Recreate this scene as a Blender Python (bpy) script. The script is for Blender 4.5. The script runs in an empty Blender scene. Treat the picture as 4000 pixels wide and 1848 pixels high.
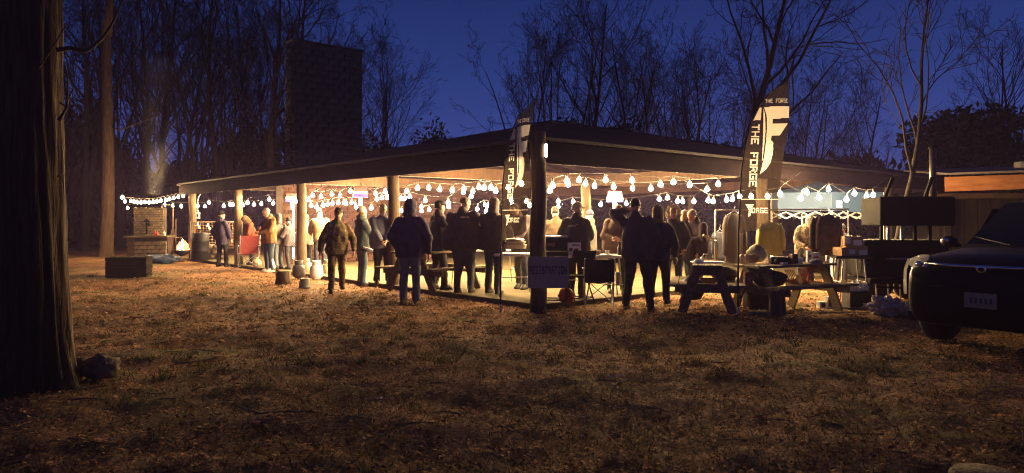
import bpy, bmesh, math, random
import numpy as np
from mathutils import Vector, Matrix, noise
R = math.radians
random.seed(7); np.random.seed(7)
SC = bpy.context.scene
COL = SC.collection
# ------------------------------------------------------------------ camera, sky, exposure
F, HC, YH = 2800.0, 1.45, 860.0          # focal length and horizon row in photo pixels, eye height in metres
cam_data = bpy.data.cameras.new('camera')
cam_data.sensor_width = 36.0
cam_data.lens = 36.0 * F / 4000.0
cam_data.shift_y = -(924.0 - YH) / 4000.0
cam_data.clip_start = 0.05
cam_data.clip_end = 2000.0
cam = bpy.data.objects.new('camera', cam_data)
cam.location = (0, 0, HC); cam.rotation_euler = (R(90), 0, 0)
COL.objects.link(cam); SC.camera = cam
world = bpy.data.worlds.new('World'); SC.world = world; world.use_nodes = True
wn, wl = world.node_tree.nodes, world.node_tree.links
bg = wn['Background']
tc = wn.new('ShaderNodeTexCoord'); sp = wn.new('ShaderNodeSeparateXYZ')
rp = wn.new('ShaderNodeValToRGB')
wl.new(tc.outputs['Generated'], sp.inputs[0]); wl.new(sp.outputs['Z'], rp.inputs['Fac'])
el = rp.color_ramp.elements                # dusk: paler violet-blue at the horizon, deep blue above
el[0].position = 0.0; el[0].color = (0.058, 0.072, 0.235, 1)
el[1].position = 0.55; el[1].color = (0.004, 0.009, 0.052, 1)
e = el.new(0.10); e.color = (0.030, 0.052, 0.215, 1)
e = el.new(0.20); e.color = (0.0155, 0.034, 0.155, 1)
e = el.new(0.32); e.color = (0.0085, 0.0185, 0.095, 1)
wl.new(rp.outputs['Color'], bg.inputs['Color']); bg.inputs['Strength'].default_value = 1.3
SC.render.engine = 'CYCLES'
SC.view_settings.view_transform = 'Standard'; SC.view_settings.look = 'None'
SC.view_settings.exposure = 0.0; SC.view_settings.gamma = 1.0
SC.view_settings.use_curve_mapping = False
cy = SC.cycles
cy.use_denoising = True
cy.sample_clamp_indirect = 4.0
cy.max_bounces = 6; cy.diffuse_bounces = 3; cy.glossy_bounces = 3; cy.transparent_max_bounces = 10
cy.volume_bounces = 0
cy.volume_step_rate = 2.0
cy.use_light_tree = True
cy.filter_width = 1.1
cy.adaptive_threshold = 0.004
HAZE = 0.0010
BULB_STRENGTH = 1800.0
# ------------------------------------------------------------------ placing
def P(px, py, d):
    return Vector(((px - 2000) / F * d, d, HC + (YH - py) / F * d))
def G(px, py, z=0.0):
    d = F * (HC - z) / (py - YH)
    return Vector(((px - 2000) / F * d, d, z))
SLAB = 0.09
PC = Vector((0.45, 11.7, 0)); PA = R(40.5)
VA = Vector((math.cos(PA), math.sin(PA), 0)); UA = Vector((-math.sin(PA), math.cos(PA), 0))
def W(a, b, z=0.0):
    p = PC + VA * a + UA * b; p.z = z; return p
def inv(p):
    q = p - PC
    return q.dot(VA), q.dot(UA)
_k = [(2*math.pi/l, math.radians(t), ph, l*am) for l, t, ph, am in
      [(5.1, 20, .3, .006), (3.7, 75, 1.1, .007), (2.3, 130, 2.2, .008), (1.6, 50, .7, .010), (1.1, 100, 2.9, .011),
       (.83, 10, 1.9, .013), (.61, 155, .2, .014), (.47, 85, 4.1, .015), (.36, 35, 5.2, .015), (.27, 120, 3.3, .014)]]
def gz(x, y):
    h = 0
    for k, t, ph, am in _k:
        h = h + am * np.sin(k * (x * math.cos(t) + y * math.sin(t)) + ph + 1.3*np.sin(.37*k*(y*math.cos(t) - x*math.sin(t)) + ph))
    qx, qy = x - PC.x, y - PC.y
    a = qx * VA.x + qy * VA.y; b = qx * UA.x + qy * UA.y
    da = np.maximum(np.maximum(-.3 - a, a - 17.6), 0); db = np.maximum(np.maximum(-.3 - b, b - 19.2), 0)
    dist = np.sqrt(da*da + db*db)
    w = np.clip(dist / 2.0, 0.12, 1)
    return h * w * .66
# ------------------------------------------------------------------ materials
MATS = {}
def mat(name, col, rough=.8, var=.2, scale=6., bump=0., bscale=None, metal=0., spec=.3, emit=None, estr=0., alpha=1., transl=0.):
    if name in MATS: return MATS[name]
    m = bpy.data.materials.new(name); m.use_nodes = True
    n, l = m.node_tree.nodes, m.node_tree.links
    b = n['Principled BSDF']
    b.inputs['Roughness'].default_value = rough; b.inputs['Metallic'].default_value = metal
    b.inputs['Specular IOR Level'].default_value = spec
    c = (col[0], col[1], col[2], 1)
    b.inputs['Base Color'].default_value = c
    if var > 0 or bump > 0:
        tcn = n.new('ShaderNodeTexCoord')
        nz = n.new('ShaderNodeTexNoise'); nz.inputs['Scale'].default_value = scale; nz.inputs['Detail'].default_value = 6
        l.new(tcn.outputs['Object'], nz.inputs['Vector'])
    if var > 0:
        r = n.new('ShaderNodeValToRGB')
        r.color_ramp.elements[0].position = .3; r.color_ramp.elements[1].position = .7
        r.color_ramp.elements[0].color = tuple(x * (1 - var) for x in col) + (1,)
        r.color_ramp.elements[1].color = tuple(min(1, x * (1 + var)) for x in col) + (1,)
        l.new(nz.outputs['Fac'], r.inputs['Fac']); l.new(r.outputs['Color'], b.inputs['Base Color'])
    if bump > 0:
        nb = n.new('ShaderNodeTexNoise'); nb.inputs['Scale'].default_value = bscale or scale * 5; nb.inputs['Detail'].default_value = 4
        l.new(tcn.outputs['Object'], nb.inputs['Vector'])
        bm = n.new('ShaderNodeBump'); bm.inputs['Strength'].default_value = bump; bm.inputs['Distance'].default_value = .02
        l.new(nb.outputs['Fac'], bm.inputs['Height']); l.new(bm.outputs['Normal'], b.inputs['Normal'])
    if emit is not None:
        b.inputs['Emission Color'].default_value = (*emit, 1); b.inputs['Emission Strength'].default_value = estr
    out = n['Material Output']
    last = b.outputs[0]
    if transl > 0:
        t = n.new('ShaderNodeBsdfTranslucent'); t.inputs['Color'].default_value = c
        mx = n.new('ShaderNodeMixShader'); mx.inputs[0].default_value = transl
        l.new(last, mx.inputs[1]); l.new(t.outputs[0], mx.inputs[2]); last = mx.outputs[0]
    if alpha < 1:
        t = n.new('ShaderNodeBsdfTransparent')
        mx = n.new('ShaderNodeMixShader'); mx.inputs[0].default_value = alpha
        l.new(t.outputs[0], mx.inputs[1]); l.new(last, mx.inputs[2]); last = mx.outputs[0]
    l.new(last, out.inputs['Surface'])
    MATS[name] = m
    return m
def ramp_mat(name, stops, scale=5., rough=.9, detail=6., stretch=(1, 1, 1), bump=.4, bscale=30., constant=False, island=0., spec=.2, transl=0.):
    """noise -> colour ramp; island > 0 adds a random shade per loose piece"""
    if name in MATS: return MATS[name]
    m = bpy.data.materials.new(name); m.use_nodes = True
    n, l = m.node_tree.nodes, m.node_tree.links
    b = n['Principled BSDF']; b.inputs['Roughness'].default_value = rough; b.inputs['Specular IOR Level'].default_value = spec
    tcn = n.new('ShaderNodeTexCoord'); mp = n.new('ShaderNodeMapping'); mp.inputs['Scale'].default_value = stretch
    l.new(tcn.outputs['Object'], mp.inputs['Vector'])
    nz = n.new('ShaderNodeTexNoise'); nz.inputs['Scale'].default_value = scale; nz.inputs['Detail'].default_value = detail
    l.new(mp.outputs[0], nz.inputs['Vector'])
    r = n.new('ShaderNodeValToRGB')
    if constant: r.color_ramp.interpolation = 'CONSTANT'
    while len(r.color_ramp.elements) < len(stops): r.color_ramp.elements.new(.5)
    for e_, (p_, c_) in zip(r.color_ramp.elements, stops): e_.position = p_; e_.color = (*c_, 1)
    fac = nz.outputs['Fac']
    if island > 0:
        g = n.new('ShaderNodeNewGeometry'); mm = n.new('ShaderNodeMath'); mm.operation = 'MULTIPLY_ADD'
        s = n.new('ShaderNodeMath'); s.operation = 'SUBTRACT'; s.inputs[1].default_value = .5
        l.new(g.outputs['Random Per Island'], s.inputs[0]); l.new(s.outputs[0], mm.inputs[0])
        mm.inputs[1].default_value = island; l.new(fac, mm.inputs[2]); fac = mm.outputs[0]
    l.new(fac, r.inputs['Fac']); l.new(r.outputs['Color'], b.inputs['Base Color'])
    if bump > 0:
        nb = n.new('ShaderNodeTexNoise'); nb.inputs['Scale'].default_value = bscale; nb.inputs['Detail'].default_value = 5
        l.new(mp.outputs[0], nb.inputs['Vector'])
        bm = n.new('ShaderNodeBump'); bm.inputs['Strength'].default_value = bump; bm.inputs['Distance'].default_value = .03
        l.new(nb.outputs['Fac'], bm.inputs['Height']); l.new(bm.outputs['Normal'], b.inputs['Normal'])
    if transl > 0:
        t = n.new('ShaderNodeBsdfTranslucent'); l.new(r.outputs['Color'], t.inputs['Color'])
        mx = n.new('ShaderNodeMixShader'); mx.inputs[0].default_value = transl
        l.new(b.outputs[0], mx.inputs[1]); l.new(t.outputs[0], mx.inputs[2]); l.new(mx.outputs[0], n['Material Output'].inputs['Surface'])
    MATS[name] = m
    return m
def plaid_mat(name, a, c, s=34.):
    m = bpy.data.materials.new(name); m.use_nodes = True
    n, l = m.node_tree.nodes, m.node_tree.links
    b = n['Principled BSDF']; b.inputs['Roughness'].default_value = .9
    tcn = n.new('ShaderNodeTexCoord'); outs = []
    for d in ('X', 'Z'):
        w = n.new('ShaderNodeTexWave'); w.bands_direction = d; w.inputs['Scale'].default_value = s / 2.4
        w.inputs['Distortion'].default_value = .6
        l.new(tcn.outputs['Object'], w.inputs['Vector']); outs.append(w.outputs['Fac'])
    mx = n.new('ShaderNodeMath'); mx.operation = 'MULTIPLY'; l.new(outs[0], mx.inputs[0]); l.new(outs[1], mx.inputs[1])
    r = n.new('ShaderNodeValToRGB'); r.color_ramp.elements[0].position = .12; r.color_ramp.elements[1].position = .5
    r.color_ramp.elements[0].color = (*a, 1); r.color_ramp.elements[1].color = (*c, 1)
    l.new(mx.outputs[0], r.inputs['Fac']); l.new(r.outputs['Color'], b.inputs['Base Color'])
    MATS[name] = m
    return m
# ------------------------------------------------------------------ mesh building
class MB:
    def __init__(s): s.v = []; s.f = []; s.m = []; s.mi = 0
    def add(s, vs, fs):
        o = len(s.v); s.v.extend([tuple(v) for v in vs])
        for f in fs: s.f.append(tuple(i + o for i in f)); s.m.append(s.mi)
    def box(s, c, size, rot=None, ch=0.0):
        x, y, z = [k / 2 for k in size]
        if ch <= 0:
            vs = [Vector((sx*x, sy*y, sz*z)) for sx in (-1, 1) for sy in (-1, 1) for sz in (-1, 1)]
            fs = [(0,1,3,2), (4,6,7,5), (0,4,5,1), (2,3,7,6), (0,2,6,4), (1,5,7,3)]
        else:
            bm = bmesh.new(); bmesh.ops.create_cube(bm, size=1)
            for v in bm.verts: v.co = Vector((v.co.x*2*x, v.co.y*2*y, v.co.z*2*z))
            bmesh.ops.bevel(bm, geom=list(bm.edges), offset=ch, segments=2, affect='EDGES', profile=.5)
            bm.verts.index_update(); vs = [v.co.copy() for v in bm.verts]; fs = [tuple(v.index for v in f.verts) for f in bm.faces]; bm.free()
        if rot is not None: vs = [rot @ v for v in vs]
        c = Vector(c); s.add([v + c for v in vs], fs); return s
    def beam(s, p0, p1, w, h, up=(0, 0, 1), ch=0.0):
        p0, p1 = Vector(p0), Vector(p1); d = (p1 - p0); L = d.length; d.normalize()
        up = Vector(up); x = d.cross(up)
        if x.length < 1e-4: x = d.cross(Vector((1, 0, 0)))
        x.normalize(); z = x.cross(d)
        rot = Matrix((x, d, z)).transposed()
        return s.box((p0 + p1) / 2, (w, L, h), rot, ch)
    def tube(s, pts, rad, n=8, caps=True, sx=1.0):
        pts = [Vector(p) for p in pts]
        if not hasattr(rad, '__len__'): rad = [rad] * len(pts)
        vs, fs = [], []; ref = None
        for i, p in enumerate(pts):
            a = pts[max(0, i-1)]; b = pts[min(len(pts)-1, i+1)]
            d = (b - a).normalized() if (b - a).length > 1e-9 else Vector((0, 0, 1))
            if ref is None:
                ref = d.cross(Vector((0, 1, 0)) if abs(d.y) < .8 else Vector((1, 0, 0))).normalized()
            ref = (ref - d * ref.dot(d)); ref = ref.normalized() if ref.length > 1e-6 else d.orthogonal().normalized()
            e = d.cross(ref)
            for k in range(n):
                t = 2 * math.pi * k / n
                vs.append(p + (ref * math.cos(t) * sx + e * math.sin(t)) * rad[i])
        for i in range(len(pts) - 1):
            for k in range(n):
                k2 = (k + 1) % n
                fs.append((i*n + k, i*n + k2, (i+1)*n + k2, (i+1)*n + k))
        if caps:
            fs.append(tuple(range(n))[::-1]); fs.append(tuple((len(pts)-1)*n + k for k in range(n)))
        s.add(vs, fs); return s
    def capsule(s, p0, p1, r0, r1, n=10):
        p0, p1 = Vector(p0), Vector(p1); d = (p1 - p0)
        d = d.normalized() if d.length > 1e-6 else Vector((0, 0, 1))
        pts = [p0 - d*r0*.92, p0 - d*r0*.6, p0, p1, p1 + d*r1*.6, p1 + d*r1*.92]
        return s.tube(pts, [r0*.35, r0*.8, r0, r1, r1*.8, r1*.35], n)
    def rings(s, cs, rx, ry, n=16, lean=None, pw=2.0):
        """stack of super-elliptic rings (x,y radii) at centres cs"""
        vs, fs = [], []
        for c, a, b in zip(cs, rx, ry):
            for k in range(n):
                t = 2 * math.pi * k / n; ct, st = math.cos(t), math.sin(t)
                q = Vector((a * math.copysign(abs(ct) ** (2/pw), ct), b * math.copysign(abs(st) ** (2/pw), st), 0))
                if lean is not None: q = lean @ q
                vs.append(Vector(c) + q)
        m = len(cs)
        for i in range(m - 1):
            for k in range(n):
                k2 = (k + 1) % n; fs.append((i*n + k, i*n + k2, (i+1)*n + k2, (i+1)*n + k))
        fs.append(tuple(range(n))[::-1]); fs.append(tuple((m-1)*n + k for k in range(n)))
        s.add(vs, fs); return s
    def lathe(s, prof, c=(0, 0, 0), n=16, sx=1., sy=1.):
        vs, fs = [], []; c = Vector(c)
        for r_, z_ in prof:
            for k in range(n):
                t = 2 * math.pi * k / n; vs.append(c + Vector((r_ * math.cos(t) * sx, r_ * math.sin(t) * sy, z_)))
        for i in range(len(prof) - 1):
            for k in range(n):
                k2 = (k + 1) % n; fs.append((i*n + k, i*n + k2, (i+1)*n + k2, (i+1)*n + k))
        fs.append(tuple(range(n))[::-1]); fs.append(tuple((len(prof)-1)*n + k for k in range(n)))
        s.add(vs, fs); return s
    def ball(s, c, r, n=10, m=7):
        rx, ry, rz = r if hasattr(r, '__len__') else (r, r, r)
        vs, fs = [], []; c = Vector(c)
        for i in range(1, m):
            ph = math.pi * i / m
            for k in range(n):
                t = 2*math.pi*k/n
                vs.append(c + Vector((rx*math.sin(ph)*math.cos(t), ry*math.sin(ph)*math.sin(t), rz*math.cos(ph))))
        o = len(vs); vs += [c + Vector((0, 0, rz)), c - Vector((0, 0, rz))]
        for i in range(m - 2):
            for k in range(n):
                k2 = (k+1) % n; fs.append((i*n+k, (i+1)*n+k, (i+1)*n+k2, i*n+k2))
        for k in range(n):
            k2 = (k+1) % n; fs.append((o, k, k2)); fs.append((o+1, (m-2)*n+k2, (m-2)*n+k))
        s.add(vs, fs); return s
    def prism(s, poly, y0, y1):
        """polygon in x,z extruded along y"""
        n = len(poly)
        vs = [(x, y0, z) for x, z in poly] + [(x, y1, z) for x, z in poly]
        fs = [tuple(range(n)), tuple(range(2*n-1, n-1, -1))] + [(i, i+n, (i+1) % n + n, (i+1) % n) for i in range(n)]
        s.add(vs, fs); return s
    def mesh(s, name, mats, smooth=False):
        me = bpy.data.meshes.new(name); me.from_pydata(s.v, [], s.f)
        for m in (mats if isinstance(mats, (list, tuple)) else [mats]): me.materials.append(m)
        if any(s.m): me.polygons.foreach_set('material_index', s.m)
        bm = bmesh.new(); bm.from_mesh(me); bmesh.ops.recalc_face_normals(bm, faces=bm.faces); bm.to_mesh(me); bm.free()
        if smooth: me.polygons.foreach_set('use_smooth', [True] * len(me.polygons))
        me.update(); return me
    def build(s, name, mats, parent=None, smooth=False):
        return link(name, s.mesh(name, mats, smooth), parent)
def link(name, me, parent=None):
    o = bpy.data.objects.new(name, me); COL.objects.link(o)
    if parent is not None: o.parent = parent
    return o
def tag(o, label=None, cat=None, group=None, kind=None):
    if label: o['label'] = label
    if cat: o['category'] = cat
    if group: o['group'] = group
    if kind: o['kind'] = kind
    return o
def thing(name, label, cat, loc=(0, 0, 0), rz=0.0, group=None):
    o = bpy.data.objects.new(name, None); COL.objects.link(o)
    o.empty_display_size = .1
    o.location = loc; o.rotation_euler = (0, 0, rz)
    return tag(o, label, cat, group)
def copy_tree(o, parent=None):
    c = o.copy(); COL.objects.link(c)
    if parent is not None: c.parent = parent
    for ch in list(o.children): copy_tree(ch, c)
    return c
def np_mesh(name, verts, faces, mats, smooth=False):
    """fast mesh from numpy arrays; faces (n,k)"""
    me = bpy.data.meshes.new(name)
    verts = np.asarray(verts, dtype=np.float32); faces = np.asarray(faces, dtype=np.int32)
    n, k = faces.shape
    me.vertices.add(len(verts)); me.vertices.foreach_set('co', verts.ravel())
    me.loops.add(n * k); me.loops.foreach_set('vertex_index', faces.ravel())
    me.polygons.add(n); me.polygons.foreach_set('loop_start', np.arange(0, n*k, k, dtype=np.int32))
    me.polygons.foreach_set('loop_total', np.full(n, k, dtype=np.int32))
    me.materials.append(mats)
    if smooth: me.polygons.foreach_set('use_smooth', np.ones(n, dtype=bool))
    me.update(calc_edges=True); me.validate(); return me
GLY = {'T': "11111 00100 00100 00100 00100", 'H': "10001 10001 11111 10001 10001", 'E': "11111 10000 11110 10000 11111",
       'F': "11111 10000 11110 10000 10000", 'O': "11111 10001 10001 10001 11111", 'R': "11110 10001 11110 10010 10001",
       'G': "11111 10000 10111 10001 11111", 'I': "01110 00100 00100 00100 01110", 'S': "11111 10000 11111 00001 11111",
       'A': "01110 10001 11111 10001 10001", 'N': "10001 11001 10101 10011 10001", ' ': "00000 00000 00000 00000 00000",
       'C': "11111 10000 10000 10000 11111"}
def text_rects(txt, x0, z0, w, h, gap=.28):
    """block letters as (x0,x1,z0,z1) rectangles, text box lower-left x0,z0"""
    n = len(txt); adv = w / (n - gap / (1 + gap)); cw = adv / (1 + gap); out = []
    for i, ch in enumerate(txt):
        rows = GLY[ch].split()
        for r_, row in enumerate(rows):
            c = 0
            while c < 5:
                if row[c] == '1':
                    e_ = c
                    while e_ < 5 and row[e_] == '1': e_ += 1
                    out.append((x0 + i*adv + c*cw/5, x0 + i*adv + e_*cw/5, z0 + h*(4-r_)/5, z0 + h*(5-r_)/5)); c = e_
                else: c += 1
    return out
# common materials
M_WOOD_DARK = ramp_mat('aged_dark_timber', [(.3, (.045, .028, .018)), (.7, (.10, .062, .038))], 3, stretch=(1, 1, 6), bump=.3)
M_BEAM = ramp_mat('beam_timber', [(.3, (.018, .010, .005)), (.7, (.045, .024, .011))], 4, stretch=(3, 3, 1), bump=.3)
M_POST = ramp_mat('round_post_timber', [(.3, (.06, .043, .027)), (.7, (.12, .085, .052))], 5, stretch=(4, 4, .5), bump=.4, bscale=20)
M_STEEL = mat('bare_steel', (.5, .5, .5), .35, .1, 10, metal=.9)
M_BLACK = mat('black_painted_metal', (.008, .008, .009), .65, .3, 8, bump=.1)
M_BLACKP = mat('black_plastic', (.015, .015, .016), .5, .2, 8)
M_WHITE = mat('white_painted_metal', (.75, .74, .70), .45, .08, 5)
M_PAPER = mat('white_paper', (.78, .76, .70), .8, .06, 9)
M_PINE = ramp_mat('picnic_table_timber', [(.3, (.10, .075, .05)), (.7, (.22, .165, .11))], 5, stretch=(6, 1, 6), bump=.3)
M_CARD = mat('brown_cardboard', (.36, .23, .12), .85, .12, 6)
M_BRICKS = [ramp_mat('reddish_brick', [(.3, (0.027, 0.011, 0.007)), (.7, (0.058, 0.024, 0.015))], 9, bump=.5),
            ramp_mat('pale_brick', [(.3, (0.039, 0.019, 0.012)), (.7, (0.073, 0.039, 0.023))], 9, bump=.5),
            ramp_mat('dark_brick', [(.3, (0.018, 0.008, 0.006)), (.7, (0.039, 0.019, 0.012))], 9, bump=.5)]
M_STONES = [ramp_mat('tan_stone', [(.3, (0.119, 0.081, 0.045)), (.7, (0.34, 0.25, 0.14))], 9, bump=.6),
            ramp_mat('grey_stone', [(.3, (0.112, 0.084, 0.056)), (.7, (0.224, 0.175, 0.119))], 9, bump=.6)]
M_MORTAR = mat('mortar', (.05, .036, .026), .95, .25, 12, bump=.3)
M_BULB = mat('lit_bulb_glass', (1, .9, .7), .4, 0, emit=(1.0, .66, .30), estr=BULB_STRENGTH)
M_BULBS = [M_BULB, mat('lit_bulb_warm', (1, .9, .7), .4, 0, emit=(1.0, .60, .24), estr=BULB_STRENGTH*.75), mat('lit_bulb_bright', (1, .9, .7), .4, 0, emit=(1.0, .70, .36), estr=BULB_STRENGTH*1.2), mat('lit_bulb_dim', (1, .9, .7), .4, 0, emit=(1.0, .64, .28), estr=BULB_STRENGTH*.4)]
# ------------------------------------------------------------------ ground, floor, far terrain
def build_ground():
    rad = np.concatenate([np.geomspace(.5, 3.5, 40)[:-1], np.linspace(3.5, 22, 300)[:-1], np.geomspace(22, 400, 50)])
    ang = np.radians(np.linspace(-88, 88, 520))
    rr, aa = np.meshgrid(rad, ang, indexing='ij')
    x = rr * np.sin(aa); y = rr * np.cos(aa) - .3
    z = gz(x, y) * np.clip(1.3 - rr / 120, 0, 1)
    z = z + np.clip((rr - 300) / 600, 0, 1) * 0
    v = np.stack([x, y, z], -1).reshape(-1, 3)
    n0, n1 = rr.shape
    i = np.arange(n0 * n1).reshape(n0, n1)
    f = np.stack([i[:-1, :-1], i[:-1, 1:], i[1:, 1:], i[1:, :-1]], -1).reshape(-1, 4)
    m = bpy.data.materials.new('worn_dirt_and_dead_grass'); m.use_nodes = True
    n, l = m.node_tree.nodes, m.node_tree.links
    b = n['Principled BSDF']; b.inputs['Roughness'].default_value = .95; b.inputs['Specular IOR Level'].default_value = .1
    tcn = n.new('ShaderNodeTexCoord')
    def nz(s, d=8, st=None):
        q = n.new('ShaderNodeTexNoise'); q.inputs['Scale'].default_value = s; q.inputs['Detail'].default_value = d; q.inputs['Roughness'].default_value = .65
        if st:
            mp = n.new('ShaderNodeMapping'); mp.inputs['Scale'].default_value = st; l.new(tcn.outputs['Object'], mp.inputs[0]); l.new(mp.outputs[0], q.inputs['Vector'])
        else: l.new(tcn.outputs['Object'], q.inputs['Vector'])
        return q
    def ramp(src, stops):
        r = n.new('ShaderNodeValToRGB')
        while len(r.color_ramp.elements) < len(stops): r.color_ramp.elements.new(.5)
        for e_, (p_, c_) in zip(r.color_ramp.elements, stops): e_.position = p_; e_.color = (*c_, 1)
        l.new(src, r.inputs['Fac']); return r
    fine = ramp(nz(26).outputs['Fac'], [(.34, (.065, .031, .015)), (.5, (.245, .122, .058)), (.66, (.50, .275, .135))])
    big = ramp(nz(.75, 5).outputs['Fac'], [(.34, (.30, .27, .26)), (.58, (1.0, 1.0, 1.0))])
    mx = n.new('ShaderNodeMix'); mx.data_type = 'RGBA'; mx.blend_type = 'MULTIPLY'; mx.inputs[0].default_value = 1
    l.new(fine.outputs[0], mx.inputs[6]); l.new(big.outputs[0], mx.inputs[7])
    gr = ramp(nz(.45, 4).outputs['Fac'], [(.52, (0, 0, 0)), (.68, (1, 1, 1))])
    mg = n.new('ShaderNodeMix'); mg.data_type = 'RGBA'; l.new(gr.outputs[0], mg.inputs[0]); l.new(mx.outputs[2], mg.inputs[6]); mg.inputs[7].default_value = (.10, .095, .035, 1)
    l.new(mg.outputs[2], b.inputs['Base Color'])
    bmp = n.new('ShaderNodeBump'); bmp.inputs['Strength'].default_value = .55; bmp.inputs['Distance'].default_value = .02
    l.new(nz(34, 6).outputs['Fac'], bmp.inputs['Height']); l.new(bmp.outputs[0], b.inputs['Normal'])
    o = link('ground', np_mesh('ground', v, f, m, True)); tag(o, kind='structure')
build_ground()
def scatter(name, n, rmin, rmax, kind, m, seed, amax=38):
    rg = np.random.RandomState(seed)
    r = rmin * (rmax / rmin) ** (rg.rand(n) ** .8); a = np.radians(rg.uniform(-amax, amax, n))
    x = r * np.sin(a); y = r * np.cos(a)
    qx, qy = x - PC.x, y - PC.y
    la = qx * VA.x + qy * VA.y; lb = qx * UA.x + qy * UA.y
    keep = ~((la > -.15) & (la < 17.5) & (lb > -.15) & (lb < 19.1))
    x, y = x[keep], y[keep]; n = len(x); z = gz(x, y)
    t = rg.rand(n) * 2 * np.pi
    if kind == 'leaf':
        s = rg.uniform(.009, .026, n) * (1 + .5*(np.hypot(x, y) > 9)); w = s * rg.uniform(.4, .8, n)
        tilt = rg.uniform(-.55, .55, n); roll = rg.uniform(-.45, .45, n)
        ux, uy, uz = np.cos(t)*np.cos(tilt), np.sin(t)*np.cos(tilt), np.sin(tilt)
        vx, vy, vz = -np.sin(t), np.cos(t), np.sin(roll)
        c = np.stack([x, y, z + .012 + np.abs(uz)*s*.8 + np.abs(vz)*w*.8], -1)
        U = np.stack([ux, uy, uz], -1) * s[:, None]; V = np.stack([vx, vy, vz], -1) * w[:, None]
        k = np.stack([np.zeros(n), np.zeros(n), rg.uniform(-.3, .6, n) * s], -1)
        v = np.stack([c - U, c - V*1. + k, c + U, c + V + k], 1).reshape(-1, 3)
        f = np.arange(n * 4).reshape(n, 4)
    else:
        h = rg.uniform(.012, .05, n) * rg.choice([.6, 1, 1.5], n); w = rg.uniform(.0025, .005, n)
        lx, ly = rg.normal(0, .9, n) * h, rg.normal(0, .9, n) * h
        c = np.stack([x, y, z - .005], -1); sv = np.stack([np.cos(t)*w, np.sin(t)*w, np.zeros(n)], -1)
        tip = np.stack([x + lx, y + ly, z + h], -1)
        v = np.stack([c - sv, c + sv, tip], 1).reshape(-1, 3); f = np.arange(n * 3).reshape(n, 3)
    tag(link(name, np_mesh(name, v, f, m)), kind='stuff')
M_LEAF = ramp_mat('dry_fallen_leaves', [(.2, (.08, .037, .016)), (.5, (.27, .127, .053)), (.8, (.50, .27, .125))], 3, island=1.1, bump=0, transl=.32)
M_DRYGRASS = ramp_mat('dry_grass', [(.2, (.03, .022, .009)), (.5, (.10, .066, .030)), (.8, (.22, .155, .075))], 2, island=.9, bump=0, transl=.32)
M_TUFT = ramp_mat('weedy_grass', [(.2, (.03, .032, .010)), (.5, (.085, .08, .028)), (.8, (.19, .15, .06))], 2, island=.9, bump=0, transl=.3)
def twigs():
    rg = np.random.RandomState(8); q = MB()
    for _ in range(900):
        a = R(rg.uniform(-38, 38)); d = 3.2 * (20/3.2) ** rg.rand(); x, y = d*math.sin(a), d*math.cos(a); la, lb = inv(Vector((x, y, 0)))
        if la > -.3 and lb > -.3: continue
        L = rg.uniform(.05, .22) * (1 + (rg.rand() < .12)*1.2); t = rg.rand()*6.28; z = float(gz(np.array(x), np.array(y))) + .008
        dx, dy = math.cos(t)*L, math.sin(t)*L; w = rg.uniform(.0025, .007)
        q.tube([(x, y, z), (x+dx*.5+rg.uniform(-.02, .02), y+dy*.5+rg.uniform(-.02, .02), z+rg.uniform(.002, .02)), (x+dx, y+dy, z+rg.uniform(0, .02))], [w, w*.8, w*.5], 4)
    tag(q.build('fallen_twigs', mat('grey_brown_twig', (.11, .075, .05), .9, .3, 9)), kind='stuff')
    # weedy tufts in loose drifts
    v = []
    cl = [(rg.uniform(-30, 34), 3.0 * (15/3.0) ** rg.rand()) for _ in range(420)] + [(rg.uniform(-34, 34), rg.uniform(6.5, 22)) for _ in range(800)]
    for a, d in cl:
        x0, y0 = d*math.sin(R(a)), d*math.cos(R(a)); la, lb = inv(Vector((x0, y0, 0)))
        if la > -.5 and lb > -.5: continue
        for _ in range(rg.randint(10, 34)):
            x, y = x0 + rg.normal()*.05, y0 + rg.normal()*.05; z = float(gz(np.array(x), np.array(y))) - .004
            far = d > 7; h = rg.uniform(.025, .085)*(.9 if far else 1); t = rg.rand()*6.28; w = .007 if far else .0032; lx, ly = rg.normal()*h*.6, rg.normal()*h*.6
            v += [(x-math.cos(t)*w, y-math.sin(t)*w, z), (x+math.cos(t)*w, y+math.sin(t)*w, z), (x+lx, y+ly, z+h)]
    tag(link('grass_tufts', np_mesh('grass_tufts', v, np.arange(len(v)).reshape(-1, 3), M_TUFT)), kind='stuff')
scatter('fallen_leaves', 34000, 2.6, 24.0, 'leaf', M_LEAF, 3)
scatter('dead_grass', 80000, 2.6, 20.0, 'grass', M_DRYGRASS, 4)
twigs()
# ------------------------------------------------------------------ added sky-blocking bank, far woods
def build_sky_block_bank():  # bank of ground added to shut out low sky behind the pavilion
    ang = np.radians(np.linspace(-75, 75, 160)); rad = np.array([62, 70, 80, 95, 130, 260.])
    hh = np.array([-1.0, 3.0, 5.5, 6.5, 7.0, 7.0])
    rr, aa = np.meshgrid(rad, ang, indexing='ij')
    z = hh[:, None] * (1 + .18*np.sin(aa*9+1) + .10*np.sin(aa*23)) * np.ones_like(rr)
    z[0] = -1
    v = np.stack([rr*np.sin(aa), rr*np.cos(aa), z], -1).reshape(-1, 3); n0, n1 = rr.shape
    i = np.arange(n0*n1).reshape(n0, n1)
    f = np.stack([i[:-1, :-1], i[:-1, 1:], i[1:, 1:], i[1:, :-1]], -1).reshape(-1, 4)
    tag(link('sky_block_bank', np_mesh('sky_block_bank', v, f, mat('sky_block_brown', (.05, .04, .03), .95, .4, .8), True)), kind='structure')
build_sky_block_bank()
M_BUSH = ramp_mat('dark_evergreen_leaves', [(.3, (.007, .011, .006)), (.7, (.025, .032, .016))], 3, island=.6, bump=0)
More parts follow.
